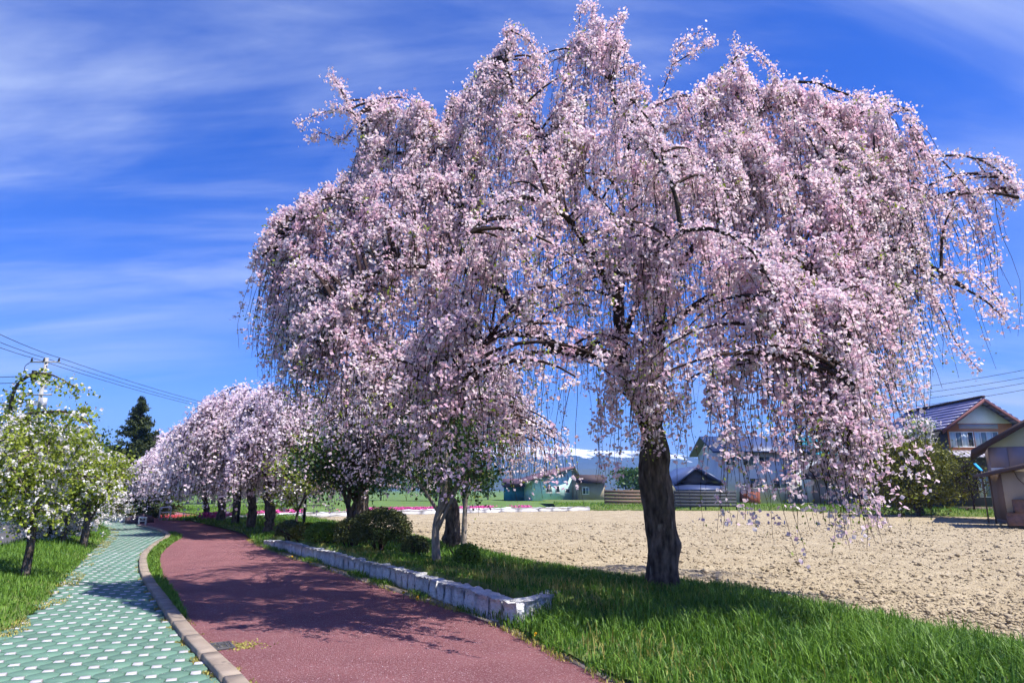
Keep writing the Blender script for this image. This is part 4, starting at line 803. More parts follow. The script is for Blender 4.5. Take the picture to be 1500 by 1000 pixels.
fir(G(187, 757.5), 7.3, 3.1, 'tall dark fir tree standing alone beside the red crossing strip')

# ------------------------------------------------------------------ grass
def blades(X, Y, Z, H, W, T, bend=1.0):
    n = len(X); thin = np.median(Y) > 20; a = rng.uniform(0, 6.283, n); D = np.stack([np.cos(a), np.sin(a), 0 * a], -1); S = np.stack([-np.sin(a), np.cos(a), 0 * a], -1)
    b = np.stack([X, Y, Z], -1); k = rng.uniform(.1, 1, n)[:, None] * bend; H = H[:, None]; W = W[:, None]
    v0 = b - S * W; v1 = b + S * W; m = b + D * H * k * .3 + np.array([0, 0, 1]) * H * .6; v2 = m - S * W * .8; v3 = m + S * W * .8
    tip = b + D * H * k * .95 + np.array([0, 0, 1]) * H * (1 - .25 * k)
    if thin: return np.stack([v0, v1, tip], 1).reshape(-1, 3), np.arange(3 * n).reshape(-1, 3), np.repeat(T, 3)
    V = np.stack([v0, v1, v3, v2, tip], 1).reshape(-1, 3); i = np.arange(n) * 5
    F = np.concatenate([np.stack([i, i + 1, i + 2], -1), np.stack([i, i + 2, i + 3], -1), np.stack([i + 3, i + 2, i + 4], -1)])
    return V, F, np.repeat(T, 5)
rng = np.random.default_rng(101)
GM = MB()
def verge_grass(n, y0, y1, hs_, ws, pw=1.0, tmin=.0, dry=False):
    Y = y0 + (y1 - y0) * rng.random(n) ** pw; xr_, xf_ = along(red_right, Y), along(field_edge, Y); t = tmin + (1.03 - tmin) * rng.random(n); X = xr_ + (xf_ - xr_) * t
    w = wall_mask(Y); offw = X - xr_; keep = ~((w > .4) & (offw < .44)); 
    cl_ = fbm(X * 1.1, Y * 1.1, 3, 61); keep &= rng.random(n) < (.25 + 1.3 * cl_)
    X, Y, t, cl_ = X[keep], Y[keep], t[keep], cl_[keep]; w = w[keep]
    low = np.where(w > .4, .42 + .35 * np.clip((t - .45) * 2, 0, 1), 1.0) * np.interp(t, [0, .18, .4, .85, 1.03], [.5, .7, 1, 1.0, .6])
    cl2 = vnoise(X * 3.5, Y * 3.5, 77); H = hs_ * (.25 + .75 * cl_ + .55 * cl2) * low * rng.uniform(.6, 1.25, len(X)); T = np.clip(.75 * rng.random(len(X)) ** 1.2 + .5 * (cl2 - .35), 0, 1)
    return blades(X, Y, verge_z(X, Y) - .01, np.maximum(H, .03), ws * np.ones(len(X)) * rng.uniform(.7, 1.2, len(X)), T)
GM.add(*verge_grass(54000, 4.8, 14.5, .30, .0065, 1.15)); GM.add(*verge_grass(16000, 14, 24, .24, .0095)); GM.add(*verge_grass(15000, 22, 43, .26, .017))
def left_grass(n, y0, y1, h, w, pw=1.):
    Y = y0 + (y1 - y0) * rng.random(n) ** pw; t = rng.random(n); x1 = np.interp(Y, yl, xl1); x0 = np.interp(Y, yl, xl0); X = x0 + (x1 - x0) * t * 1.03; c = fbm(X * 1.4, Y * 1.4, 3, 71); k = rng.random(n) < (.2 + 1.3 * c)
    X, Y, t, c = X[k], Y[k], t[k], c[k]
    return blades(X, Y, left_z(X, Y, t) - .01, h * (.5 + .9 * c) * np.interp(t, [0, .6, .9, 1], [1, 1, .6, .25]) * rng.uniform(.5, 1.2, len(X)), w * np.ones(len(X)), np.clip(.25 + .6 * rng.random(len(X)), 0, 1))
n = 13000; Y = 4.8 + 17 * rng.random(n) ** 1.4; X = along(red_right, Y) + rng.uniform(-.05, .5, n); k = fbm(X * 2, Y * 2, 3, 12) > .47; GM.add(*blades(X[k], Y[k], 0 * X[k] + .01, rng.uniform(.03, .13, k.sum()), np.full(k.sum(), .005), rng.random(k.sum())))
GM.add(*left_grass(26000, 7.5, 16, .20, .006)); GM.add(*left_grass(14000, 15, 31, .22, .011))
# tufts along the kerb joints and between kerb and asphalt
ko = kerb_out[(kerb_out[:, 1] > 9) & (kerb_out[:, 1] < 27)]; s_ = rng.random(9000) * (len(ko) - 1); i = s_.astype(int).clip(0, len(ko) - 2); f = (s_ - i)[:, None]; P = ko[i] * (1 - f) + ko[i + 1] * f
nn = np.stack([np.gradient(ko[:, 1]), -np.gradient(ko[:, 0])], -1); nn = unit(nn)[i]; wd = np.interp(P[:, 1], [9, 11, 14, 20, 25, 27], [.03, .16, .22, .34, .40, .15]); off = rng.random(len(P)) ** 1.4 * wd
kk = rng.random(len(P)) < .35 + fbm(P[:, 0] * 2, P[:, 1] * 2, 2, 5); P = P[kk]; off = off[kk]; nn = nn[kk]
GM.add(*blades(P[:, 0] + nn[:, 0] * off, P[:, 1] + nn[:, 1] * off, 0 * off - .02, rng.uniform(.04, .14, len(off)), np.full(len(off), .007), rng.uniform(.2, 1, len(off))))
# far grass: lawn beyond the crossing and bank in front of the houses
def far_grass(n, poly, h, w):
    q = np.asarray([G(*p)[:2] for p in poly]); X = rng.uniform(q[:, 0].min(), q[:, 0].max(), n); Y = rng.uniform(q[:, 1].min(), q[:, 1].max(), n); k = inside(np.column_stack([X, Y]), q); X, Y = X[k], Y[k]
    return blades(X, Y, 0 * X - .05, h * rng.uniform(.5, 1.2, len(X)), np.full(len(X), w), rng.uniform(.4, 1, len(X)))
GM.add(*far_grass(14000, [(262, 757.0), (310, 759), (420, 752), (420, 741), (236, 741), (240, 745), (268, 750), (300, 753.3)], .3, .03))
tag(obj('grass', GM.mesh('grass', tint=True), 'grass'), 'long green grass on the verges beside both paths', 'grass', kind='stuff')
# dry moss and straw: kerb edges, bed front, path edges
DG = MB()
def strip(A, y0, y1, n, w0, w1, hmax, z=0.0, sd=3, thr=.42, wd=.006):
    A = A[(A[:, 1] > y0) & (A[:, 1] < y1)]; s_ = rng.random(n) * (len(A) - 1); i = s_.astype(int).clip(0, len(A) - 2); f = (s_ - i)[:, None]; P = A[i] * (1 - f) + A[i + 1] * f
    g_ = unit(np.stack([np.gradient(A[:, 1]), -np.gradient(A[:, 0])], -1))[i]; o_ = w0 + (w1 - w0) * rng.random(n); X = P[:, 0] + g_[:, 0] * o_; Y = P[:, 1] + g_[:, 1] * o_; k = fbm(X * 2.2, Y * 2.2, 3, sd) > thr; X, Y = X[k], Y[k]
    return blades(X, Y, np.full(len(X), z), rng.uniform(.015, hmax, len(X)), np.full(len(X), wd), rng.random(len(X)), 1.2)
DG.add(*strip(kerb_in, 4.5, 30, 5000, -.07, 0.01, .035, -.02, 3, .45)); DG.add(*strip(green_left, 4.5, 33, 9000, -.05, .30, .05, -.01, 4, .48, .007)); DG.add(*strip(kerb_out, 4.5, 27, 2500, 0, .10, .03, -.015, 5, .5)); DG.add(*strip(red_right, 4.6, 24, 9000, -.12, .45, .07, .0, 6, .42))
n = 5000; Y = rng.uniform(9.4, 22, n); X = along(red_right, Y) + .45 + rng.random(n) * 1.3; k = fbm(X * 1.5, Y * 1.5, 2, 9) > .5; DG.add(*blades(X[k], Y[k], verge_z(X[k], Y[k]), rng.uniform(.04, .12, k.sum()), np.full(k.sum(), .006), rng.random(k.sum())))
n = 5500; Y = 5.0 + 9 * rng.random(n); xr_, xf_ = along(red_right, Y), along(field_edge, Y); X = xr_ + (xf_ - xr_) * rng.uniform(.03, 1.02, n); k = (fbm(X * .9, Y * .9, 3, 19) > .52) & ~((wall_mask(Y) > .4) & (X - xr_ < .44)); DG.add(*blades(X[k], Y[k], verge_z(X[k], Y[k]), rng.uniform(.05, .24, k.sum()), np.full(k.sum(), .0045), rng.random(k.sum()) * .8))
q_ = np.array(G(343, 944)); n = 500; X = q_[0] + rng.normal(size=n) * .16; Y = q_[1] + rng.normal(size=n) * .10; DG.add(*blades(X, Y, 0 * X - .012, rng.uniform(.005, .02, n), np.full(n, .009), rng.random(n), 1.8))
tag(obj('dry_grass', DG.mesh('dry_grass', tint=True), 'drygrass'), 'yellow dry moss and straw along the kerb and path edges', 'dry grass', kind='stuff')
n = 5200; Y = 5.5 + 20 * rng.random(n) ** 1.6; x0 = np.interp(Y, kerb_in[:95, 1], kerb_in[:95, 0]) - 2.0; x1 = along(red_right, Y) + .3; X = x0 + (x1 - x0) * rng.random(n) ** .6
k = fbm(X * .8, Y * .8, 2, 88) > .36; X, Y = X[k], Y[k]; C = np.stack([X, Y, .006 + .004 * rng.random(len(X))], -1); a_ = rng.uniform(0, 6.28, len(X)); D_ = np.stack([np.cos(a_), np.sin(a_), .25 * rng.random(len(X))], -1) * .0062; S_ = np.stack([-np.sin(a_), np.cos(a_), 0 * a_], -1) * .0045
V = np.stack([C - D_, C + S_, C + D_, C - S_], 1).reshape(-1, 3); mb = MB(); mb.add(V, np.arange(len(V)).reshape(-1, 4), np.repeat(rng.random(len(X)), 4))
tag(obj('fallen_petals', mb.mesh('fallen_petals', tint=True), 'blossom'), 'pale fallen petals scattered over the paths', 'petals', kind='stuff')
# dandelions
for k, (x, y, lab) in enumerate([(821, 898, 'yellow dandelion in the grass beside the end block of the stone wall'), (837, 897, 'yellow dandelion in the grass beside the end block of the stone wall'), (785, 929, 'yellow dandelion at the foot of the stone wall end'), (591, 868, 'yellow dandelion by the red path in front of the wall'), (612, 875, 'yellow dandelion by the red path in front of the wall'), (455, 823, 'yellow dandelion near the far half of the stone wall'), (428, 815, 'yellow dandelion near the far half of the stone wall'), (573, 838, 'yellow dandelion on top of the raised bed')]):
    p = np.array(G(x, y, .12 if y > 880 else .1)); rt = rootw('dandelion', (p[0], p[1], 0.0), lab, 'flower', 'dandelions'); mb = MB(); mb.tube([(p[0], p[1], 0), (p[0] + .01, p[1], p[2] * .6), tuple(p)], .004, 5); part('stem', mb, 'grass', rt)
    C = np.repeat(p[None], 14, 0); rg = np.random.default_rng(k); D = unit(rg.normal(size=(14, 3)) + np.array([0, -.3, 1.0])); S = unit(np.cross(D, rg.normal(size=(14, 3)))); V = np.stack([C - S * .004, C + S * .004, C + D * .026 + S * .007, C + D * .026 - S * .007], 1).reshape(-1, 3); mb = MB(); mb.add(V, np.arange(56).reshape(-1, 4)); part('petals', mb, 'dandelion', rt)

# ------------------------------------------------------------------ flower strip and white edging at the far side of the field
fl = [(330, 763), (430, 757), (520, 754), (620, 751.5), (760, 748.5), (868, 746.5)]
P = resample(spline([G(*p) for p in fl], 6), .25); g_ = unit(np.stack([np.gradient(P[:, 1]), -np.gradient(P[:, 0]), 0 * P[:, 0]], -1))
WB = rootw('white_edging', tuple(P[len(P) // 2]), 'low white stone edging between the ploughed field and the pink flower bed', 'edging'); k = 0
while k < len(P) - 5:
    ln = random.randint(5, 9); a, b = P[k], P[min(k + ln, len(P) - 1)]; t = unit(b - a); n_ = np.array([t[1], -t[0], 0])
    part('stone', rough_block((a + b) / 2 + n_ * .2, t, np.linalg.norm(b - a) - .04, .35, .34, -.08, .03), 'whitepaint', WB); k += ln
rng = np.random.default_rng(131); n = 9000; i = rng.integers(0, int(len(P) * .82), n); C = P[i] + g_[i] * (-rng.uniform(.3, 1.8, n))[:, None] + np.stack([rng.normal(size=n) * .2, 0 * i, rng.uniform(.1, .42, n)], -1)
k = fbm(C[:, 0] * .55, C[:, 1] * .3, 2, 41) > .47; C = C[k]; mb = MB(); mb.add(*flowers(C, np.full(len(C), .06), rng.random(len(C)), np.array([0, 0, 1.2])))
tag(obj('flower_bed', mb.mesh('flower_bed', tint=True), 'phlox'), 'band of magenta pink moss phlox beyond the field', 'flowers', kind='stuff')
n = 7000; i = rng.integers(0, len(P), n); C = P[i] + g_[i] * (-rng.uniform(.2, 4.5, n))[:, None]; mb = MB(); mb.add(*blades(C[:, 0], C[:, 1], 0 * C[:, 0] - .05, rng.uniform(.15, .4, n), np.full(n, .03), rng.uniform(.4, 1, n)))
tag(obj('far_grass', mb.mesh('far_grass', tint=True), 'grass'), 'bright green grass strip behind the flower bed', 'grass', kind='stuff')
# bank of grass in front of the houses
bm2 = MB(); bx = np.linspace(4, 62, 60); yb = np.interp(bx, [4, 8, 22, 27, 34, 62], [62, 60, 57, 46, 40, 33]); 
Xb = np.stack([bx] * 4, 0); Yb = np.stack([yb, yb + 1, yb + 3.5, yb + 30], 0); Zb = np.stack([0 * bx - .14, 0 * bx + .16, 0 * bx + .32, 0 * bx + .30], 0) + .08 * fbm(Xb * .6, Yb * .6, 2)
tag(obj('grass_bank', gridmesh('grass_bank', Xb, Yb, Zb), 'turf'), kind='structure')
n = 14000; X = rng.uniform(4, 50, n); Yo = rng.uniform(0, 4.5, n); Y = np.interp(X, bx, yb) + Yo; mb = MB(); mb.add(*blades(X, Y, np.interp(Yo, [0, 1, 3.5, 5], [-.14, .16, .32, .32]), rng.uniform(.15, .38, n), np.full(n, .028), rng.uniform(.35, 1, n)))
tag(obj('bank_grass', mb.mesh('bank_grass', tint=True), 'grass'), 'green grass bank between the field and the houses', 'grass', kind='stuff')

# ------------------------------------------------------------------ houses
def win_front(rt, x0, x1, z0, z1, y, pane='glass', fr='whitepaint', mull=1, t=.05):
    mb = MB(); d0_, d1_ = y - .05, y + .02
    mb.box(x0, x1, d0_, d1_, z0, z0 + t); mb.box(x0, x1, d0_, d1_, z1 - t, z1); mb.box(x0, x0 + t, d0_, d1_, z0 + t, z1 - t); mb.box(x1 - t, x1, d0_, d1_, z0 + t, z1 - t)
    for k in range(1, mull + 1):
        xm = x0 + (x1 - x0) * k / (mull + 1); mb.box(xm - t / 2, xm + t / 2, d0_ + .004, d1_, z0 + t, z1 - t)
    w = part('window', mb, fr, rt)
    for k in range(mull + 1):
        a = x0 + t + (x1 - x0 - t) * k / (mull + 1); b = a + (x1 - x0 - t) / (mull + 1) - t; mb = MB(); mb.box(a, b, y - .02, y + .01, z0 + t, z1 - t); part('pane', mb, pane if isinstance(pane, str) else pane[k % len(pane)], w)
    return w
def gable_roof_y(mb, x0, x1, xm, ze, zr, y0, y1, th_=.16):
    mb.extr([(x0, ze), (xm, zr), (xm, zr + th_), (x0, ze + th_)], 'y', y0, y1); mb.extr([(xm, zr), (x1, ze), (x1, ze + th_), (xm, zr + th_)], 'y', y0, y1)

# --- orange house, gable to the field
D = 47.0; xa, xb = Xp(1389, D, 640), Xp(1484, D, 640); zw = Z(620, D, 1435); zr = Z(586, D, 1435); xm = (xa + xb) / 2 + .1; gz = .2; yb_ = D + 8.2
OH = rootw('house', (xm, D + 4, gz), 'two-storey house with orange gable wall, white pediment and blue tiled roof', 'house')
mb = MB(); mb.box(xa, xb, D, yb_, gz - .3, zw); part('wall', mb, 'slate', OH)
mb = MB(); zf = Z(668, D, 1435); mb.box(xa - .02, xb + .02, D - .04, D - .003, zf, zw); part('orange_wall', mb, 'orange', OH)
mb = MB(); mb.extr([(xa - .02, zw + .003), (xb + .02, zw + .003), (xm, zr - .05)], 'y', D - .06, D + .1); part('pediment', mb, 'whitewall', OH)
mb = MB(); mb.box(Xp(1412, D), Xp(1470, D), D - .055, D - .043, Z(628, D, 1435), Z(621, D, 1435)); part('panel', mb, 'lilac', OH)
# roof of stepped tile courses
ov = .75; sl_ = (zr - zw) / (xm - xa); rf = MB(); nco = 9; xe = xa - .85
for side in (-1, 1):
    X0 = xm; X1 = xe if side < 0 else 2 * xm - xe
    for k in range(nco):
        f0, f1 = k / nco, (k + 1) / nco; a0_, a1_ = X0 + (X1 - X0) * f0, X0 + (X1 - X0) * f1; zA = zr + .10 - abs(a0_ - xm) * sl_; zB = zr + .10 - abs(a1_ - xm) * sl_
        rf.extr([(a0_, zA), (a1_ + (X1 - X0) * .01, zB + .05), (a1_ + (X1 - X0) * .01, zB - .04), (a0_, zA - .08)], 'y', D - ov, yb_ + .5)
ro = part('roof', rf, 'tileroof', OH)
mb = MB(); mb.box(xm - .14, xm + .14, D - ov - .02, yb_ + .52, zr + .10, zr + .24); part('ridge_cap', mb, 'brownroof', ro)
mb = MB()
for side in (-1, 1):
    X1 = xe if side < 0 else 2 * xm - xe; zB = zr + .02 - abs(X1 - xm) * sl_
    mb.extr([(xm, zr + .02), (X1, zB), (X1, zB - .24), (xm, zr - .22)], 'y', D - ov - .05, D - ov - .01)
part('bargeboard', mb, 'maroon', ro)
mb = MB(); ze_ = zr - abs(xe - xm) * sl_; mb.box(xe - .1, xe - .02, D - ov, yb_ + .5, ze_ - .02, ze_ + .12); part('gutter', mb, 'brownroof', ro)
zt, zb_ = Z(632, D, 1430), Z(655, D, 1430)
win_front(OH, Xp(1396, D), Xp(1431, D), zb_, zt, D - .05, ['curtain', 'glass', 'curtain', 'darkglass'], mull=3); win_front(OH, Xp(1433, D), Xp(1468, D), zb_, zt, D - .05, ['curtain', 'glass'], mull=3)
# skirt roof over the ground floor
zs = Z(659, D, 1435); zs2 = Z(668, D - 1, 1435); mb = MB()
for k in range(14):
    xs0 = xa - .3 + (xb - xa + .6) * k / 14; mb.extr([(D - .03, zs), (D - 1.1, zs2), (D - 1.1, zs2 - .1), (D - .03, zs - .1)], 'x', xs0 + .02, xs0 + (xb - xa + .6) / 14 - .02)
part('skirt_roof', mb, 'lilac', OH)
win_front(OH, Xp(1428, D), Xp(1446, D), Z(728, D), Z(692, D), D - .02, ['curtain', 'glass'], mull=1); win_front(OH, Xp(1450, D), Xp(1470, D), Z(728, D), Z(692, D), D - .02, ['curtain', 'glass'], mull=1)
mb = MB(); mb.tube([(xa + 3.1, D + 7, zr - .2), (xa + 3.1, D + 7, zr + 1.1)], .04, 6); mb.box(xa + 2.6, xa + 3.6, D + 6.98, D + 7.02, zr + .9, zr + .94); part('antenna', mb, 'greymetal', OH)
# lower wing of the orange house to the left
mb = MB(); xw0 = Xp(1298, 54); mb.box(xw0, xa - .05, 53.0, 58, gz - .2, Z(629, 53, 1300)); part('wing', mb, 'lilac', OH)
mb = MB(); mb.extr([(52.2, Z(628, 52.2, 1300)), (55, Z(613, 55, 1300)), (58.6, Z(624, 58, 1300)), (55, Z(616, 55, 1300))], 'x', xw0 - .9, xa - .9); part('wing_roof', mb, 'blueroof', OH)

# --- building with pale green gable, right edge
D = 35.0; xa = Xp(1451, D); xb = xa + 7.4; xm = (xa + xb) / 2; zw = Z(655, D, 1470); zr = zw + (xb - xa) / 2 * .60
BG = rootw('house', (xa, D, 0), 'storage building with pale green gable, mauve boarded wall and dark roof behind the shed', 'building')
mb = MB(); mb.box(xa, xb, D, D + 7, 0, zw); part('wall', mb, 'mauve', BG)
mb = MB(); mb.extr([(xa, zw + .003), (xb, zw + .003), (xm, zr)], 'y', D - .03, D + 6.9); part('gable', mb, 'palegreen', BG)
for k in range(9):
    x_ = xa + k * .8; mb = MB(); mb.box(x_ + .012, x_ + .788, D - .03, D - .004, Z(686, D, 1470) + .05, zw - .02); part('board', mb, 'mauve', BG)
mb = MB(); mb.box(xa, xb, D - .05, D - .001, Z(688, D, 1470) - .08, Z(686, D, 1470) + .04); part('trim', mb, 'whitewall', BG)
mb = MB(); s_ = (zr - zw) / (xm - xa); gable_roof_y(mb, xa - .75, xb + .75, xm, zw - .75 * s_ + .02, zr + .02, D - .6, D + 7.4, .3); part('roof', mb, 'brownroof', BG)

BG.rotation_euler.z = R(-34)
# --- low shed in front of it
D = 30.5; xa = Xp(1464, D); xb = xa + 6; zt_ = Z(692, D, 1464)
SH = rootw('shed', (xa, D, 0), 'low beige shed with sloping brown roof on a dark stone base', 'shed')
mb = MB(); mb.extr([(xa, .3), (xb, .3), (xb, zt_ + 1.35), (xa, zt_ - .05)], 'y', D, D + 3.2); part('wall', mb, 'beige', SH)
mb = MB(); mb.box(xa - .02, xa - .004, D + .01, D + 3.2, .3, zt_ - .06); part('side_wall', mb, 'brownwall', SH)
mb = MB(); mb.extr([(xa - .6, zt_ - .17), (xb, zt_ + 1.45), (xb, zt_ + 1.6), (xa - .6, zt_ - .02)], 'y', D - .35, D + 3.4); part('roof', mb, 'brownroof', SH)
zb1 = Z(731, D, 1470)
for r_ in range(2):
    for k in range(5):
        part('stone', rough_block((xa + .35 + k * .85 + r_ * .3, D - .22, 0), np.array([1.0, 0, 0]), .84, .40, (zb1 - .1) / 2 - .006, .1 + r_ * (zb1 - .1) / 2, .007), 'darkstone', SH)
mb = MB(); mb.tube(spline([(xa + 1.0, D - .05, zb1), (xa + .85, D - .05, zb1 + .55), (xa + .95, D - .05, zb1 + 1.2)], 4), .022, 5); mb.tube(spline([(xa + .85, D - .05, zb1 + .6), (xa + .6, D - .05, zb1 + .9), (xa + .5, D - .05, zb1 + 1.2)], 4), .014, 5); part('vine', mb, 'twig', SH)
SH.rotation_euler.z = R(-27)
AW = rootw('awning', (xa - .3, D + 1.5, zt_), 'bright blue sheet awning between the shed and the storage building', 'awning'); mb = MB()
za = Z(690, D + 2.2, 1440); mb.extr([(D + 1.6, za), (D + 2.0, za + .34), (D + 2.0, za + .38), (D + 1.6, za + .04)], 'x', Xp(1430, D + 2), xa + .2); part('sheet', mb, 'awning', AW)
mb = MB(); x_ = Xp(1438, D + 2) + .06; mb.tube([(x_, D + 1.7, .1), (x_, D + 1.7, za)], .035, 6); mb.tube([(xa + .3, D + 1.7, .1), (xa + .3, D + 1.7, za)], .035, 6); part('post', mb, 'brownwall', AW)
PB = rootw('planter', tuple(G(1446, 752)), 'long low dark concrete planter at the foot of the shed', 'planter'); c = np.array(G(1446, 754)); mb = MB(); mb.box(c[0] - 1.2, c[0] + .9, c[1] - .1, c[1], 0, .52); mb.box(c[0] - 1.2, c[0] + .9, c[1] + 1.2, c[1] + 1.3, 0, .52); mb.box(c[0] - 1.2, c[0] - 1.1, c[1], c[1] + 1.2, 0, .518); mb.box(c[0] + .8, c[0] + .9, c[1], c[1] + 1.2, 0, .518); part('box', mb, 'darkstone', PB); mb = MB(); mb.box(c[0] - 1.1, c[0] + .8, c[1], c[1] + 1.2, .3, .45); part('soil', mb, 'soil', PB)

# --- garage with brown gable roof
D = 58.0; xa, xb = Xp(1238, D), Xp(1296, D); xm = (xa + xb) / 2 + .4; zw = Z(689, D, 1265); zr = Z(667, D, 1265)
GA = rootw('garage', (xm, D + 3, .2), 'small white garage with shallow brown gable roof left of the olive bush', 'garage')
mb = MB(); mb.box(xa, xb, D, D + 7, .1, zw); part('wall', mb, 'lilac', GA); mb = MB(); mb.extr([(xa, zw + .003), (xb, zw + .003), (xm, zr)], 'y', D - .03, D + 6.9); part('gable', mb, 'whitewall', GA)
mb = MB(); s_ = (zr - zw) / (xm - xa); gable_roof_y(mb, xa - 1.2, xb + 1.0, xm, zw - 1.1 * s_, zr + .02, D - .8, D + 7.5, .35); part('roof', mb, 'brownroof', GA)
win_front(GA, Xp(1252, D), Xp(1266, D), Z(709, D), Z(697, D), D - .02, ['darkglass', 'glass']); mb = MB(); mb.box(Xp(1243, D), Xp(1262, D), D - .05, D - .004, .2, Z(714, D)); part('door', mb, 'slate', GA)
# --- teal roofed hall
D = 70.0; xa, xb = Xp(1206, D), Xp(1318, D); zw = Z(674, D, 1250); zr = Z(642, D + 8, 1250)
TE = rootw('hall', ((xa + xb) / 2, D + 5, .2), 'hall with wide bright teal metal roof behind the garage', 'building'); mb = MB(); mb.box(xa + .3, xb, D, D + 14, .1, zw); part('wall', mb, 'whitewall', TE)
for k in range(14):
    x0_ = xa - .2 + (xb - xa + .4) * k / 14; mb = MB(); mb.extr([(D - 1, zw - .25), (D + 7, zr), (D + 7, zr + .15), (D - 1, zw - .1)], 'x', x0_ + .03, x0_ + (xb - xa + .4) / 14 - .03); part('roof_panel', mb, 'tealroof', TE)
mb = MB(); mb.extr([(D + 7, zr), (D + 15, zw - .25), (D + 15, zw - .1), (D + 7, zr + .15)], 'x', xa - .2, xb + .2); part('rear_roof', mb, 'tealroof', TE)
mb = MB(); mb.box(xa - .2, xb + .2, D - 1.1, D - .95, zw - .45, zw - .1); part('fascia', mb, 'brownroof', TE)
for k in range(3): win_front(TE, xa + 1.2 + k * 2.2, xa + 2.5 + k * 2.2, Z(712, D), Z(698, D), D - .02, ['darkglass', 'glass'])
# --- white house with blue roof
D = 66.0; xa, xb = Xp(1052, D), Xp(1172, D); zw = Z(662, D, 1100); zr = Z(641, D + 3, 1100)
WH = rootw('house', ((xa + xb) / 2, D + 3, .2), 'white two-storey house with blue roof seen through the hanging branches', 'house'); mb = MB(); mb.box(xa, xb, D, D + 7, .1, zw); part('wall', mb, 'whitewall', WH)
mb = MB(); mb.extr([(D - .9, zw - .1), (D + 3.5, zr), (D + 7.9, zw - .1), (D + 7.9, zw + .1), (D + 3.5, zr + .2), (D - .9, zw + .1)], 'x', xa - .7, xb + .7); part('roof', mb, 'blueroof', WH)
mb = MB(); mb.extr([(D + .1, zw + .003), (D + 6.9, zw + .003), (D + 3.5, zr - .15)], 'x', xa + .01, xb - .01); part('gable', mb, 'whitewall', WH)
for (a, b, u, v) in [(1063, 1078, 681, 668), (1088, 1104, 681, 668), (1112, 1128, 681, 668), (1084, 1090, 716, 707), (1096, 1114, 715, 700), (1130, 1150, 716, 702)]: win_front(WH, Xp(a, D), Xp(b, D), Z(u, D), Z(v, D), D - .02, ['darkglass', 'glass'])
mb = MB(); mb.box(Xp(1080, D), Xp(1102, D), D - 1.4, D - .02, .1, Z(720, D)); part('porch', mb, 'rust', WH)
# --- small house with blue gable roof
D = 60.0; xa, xb = Xp(993, D), Xp(1050, D); xm = Xp(1017, D); zw = Z(709, D, 1010); zr = Z(686, D, 1010)
BL = rootw('house', (xm, D + 3, .2), 'small cream house with blue-grey gable roof just right of the big trunk', 'house'); mb = MB(); mb.box(xa, xb, D, D + 7, .1, zw); part('wall', mb, 'cream', BL)
mb = MB(); mb.extr([(xa + .2, zw + .003), (xb - .2, zw + .003), (xm, zr - .1)], 'y', D - .03, D + 6.8); part('gable', mb, 'slate', BL); mb = MB(); gable_roof_y(mb, xa - .5, xb + .5, xm, zw - .1, zr, D - .7, D + 7.5, .22); part('roof', mb, 'blueroof', BL)
mb = MB(); mb.extr([(D - 1.3, zw - .55), (D - .04, zw - .02), (D - .04, zw + .1), (D - 1.3, zw - .42)], 'x', xa - .6, xb + .3); part('eave', mb, 'blueroof', BL); win_front(BL, Xp(1020, D), Xp(1036, D), Z(722, D), Z(712, D), D - .02, ['darkglass', 'glass'])
FE = rootw('board_fence', (Xp(1005, 57), 57, .2), 'dark grey horizontal board fence in front of the small cream house', 'fence')
for k in range(5):
    mb = MB(); mb.box(Xp(985, 57), Xp(1075, 57), 57, 57.05, .25 + k * .27, .25 + k * .27 + .24); part('board', mb, 'darkfence', FE)
for k in range(5):
    x_ = Xp(985, 57) + k * 1.3; mb = MB(); mb.box(x_, x_ + .09, 57.052, 57.13, .0, 1.62); part('post', mb, 'darkfence', FE)
# --- mint house
D = 112.0; xa, xb = Xp(772, D), Xp(832, D); xc = Xp(843, D); zl = Z(702, D, 780); zh = Z(686, D, 830); gz = Z(733, D, 800)
MH = rootw('house', ((xa + xb) / 2, D + 3, gz), 'mint green house with purple-brown lean-to roof beyond the field', 'house')
mb = MB(); mb.extr([(xa, -.1), (xb, -.1), (xb, zh), (xa, zl)], 'y', D, D + 8); part('wall', mb, 'mint', MH)
mb = MB(); mb.extr([(xb + .003, -.1), (xc - .6, -.1), (xc, Z(700, D, 840)), (xb + .003, zh)], 'y', D + .4, D + 8); part('side_wall', mb, 'cream', MH)
mb = MB(); mb.extr([(xa - 3.0, zl - .9), (xb + .3, zh + .1), (xb + .3, zh + .4), (xa - 3.0, zl - .6)], 'y', D - 1.0, D + 9); part('roof', mb, 'purpleroof', MH)
mb = MB(); mb.extr([(xb + .32, zh + .38), (xc + .3, Z(701, D, 840)), (xc + .3, Z(700, D, 840)), (xb + .32, zh + .1)], 'y', D - .6, D + 9); part('side_roof', mb, 'cream', MH)
mb = MB(); mb.box(xc - .8, xc - .3, D + .2, D + .6, -.1, Z(702, D, 840)); part('column', mb, 'cream', MH)
for (a, b, u, v, ml_) in [(811, 823, 698, 691, 1), (791, 801, 722, 711, 1), (806, 813, 722, 711, 0), (821, 829, 722, 715, 0)]: win_front(MH, Xp(a, D), Xp(b, D), Z(u, D), Z(v, D), D - .03, ['darkglass', 'glass'], mull=ml_, t=.12)
MH.rotation_euler.z = R(16)
MX = rootw('house', (Xp(748, 116), 118, 0), 'lower teal green annex left of the mint house, half hidden by blossom', 'house'); mb = MB(); mb.box(Xp(738, 116), Xp(768, 116), 116, 123, -.1, Z(712, 116)); part('wall', mb, 'tealroof', MX); mb = MB(); mb.extr([(115, Z(713, 116)), (119, Z(702, 116)), (124, Z(713, 116)), (119, Z(700, 116))], 'x', Xp(736, 116), Xp(770, 116)); part('roof', mb, 'purpleroof', MX)
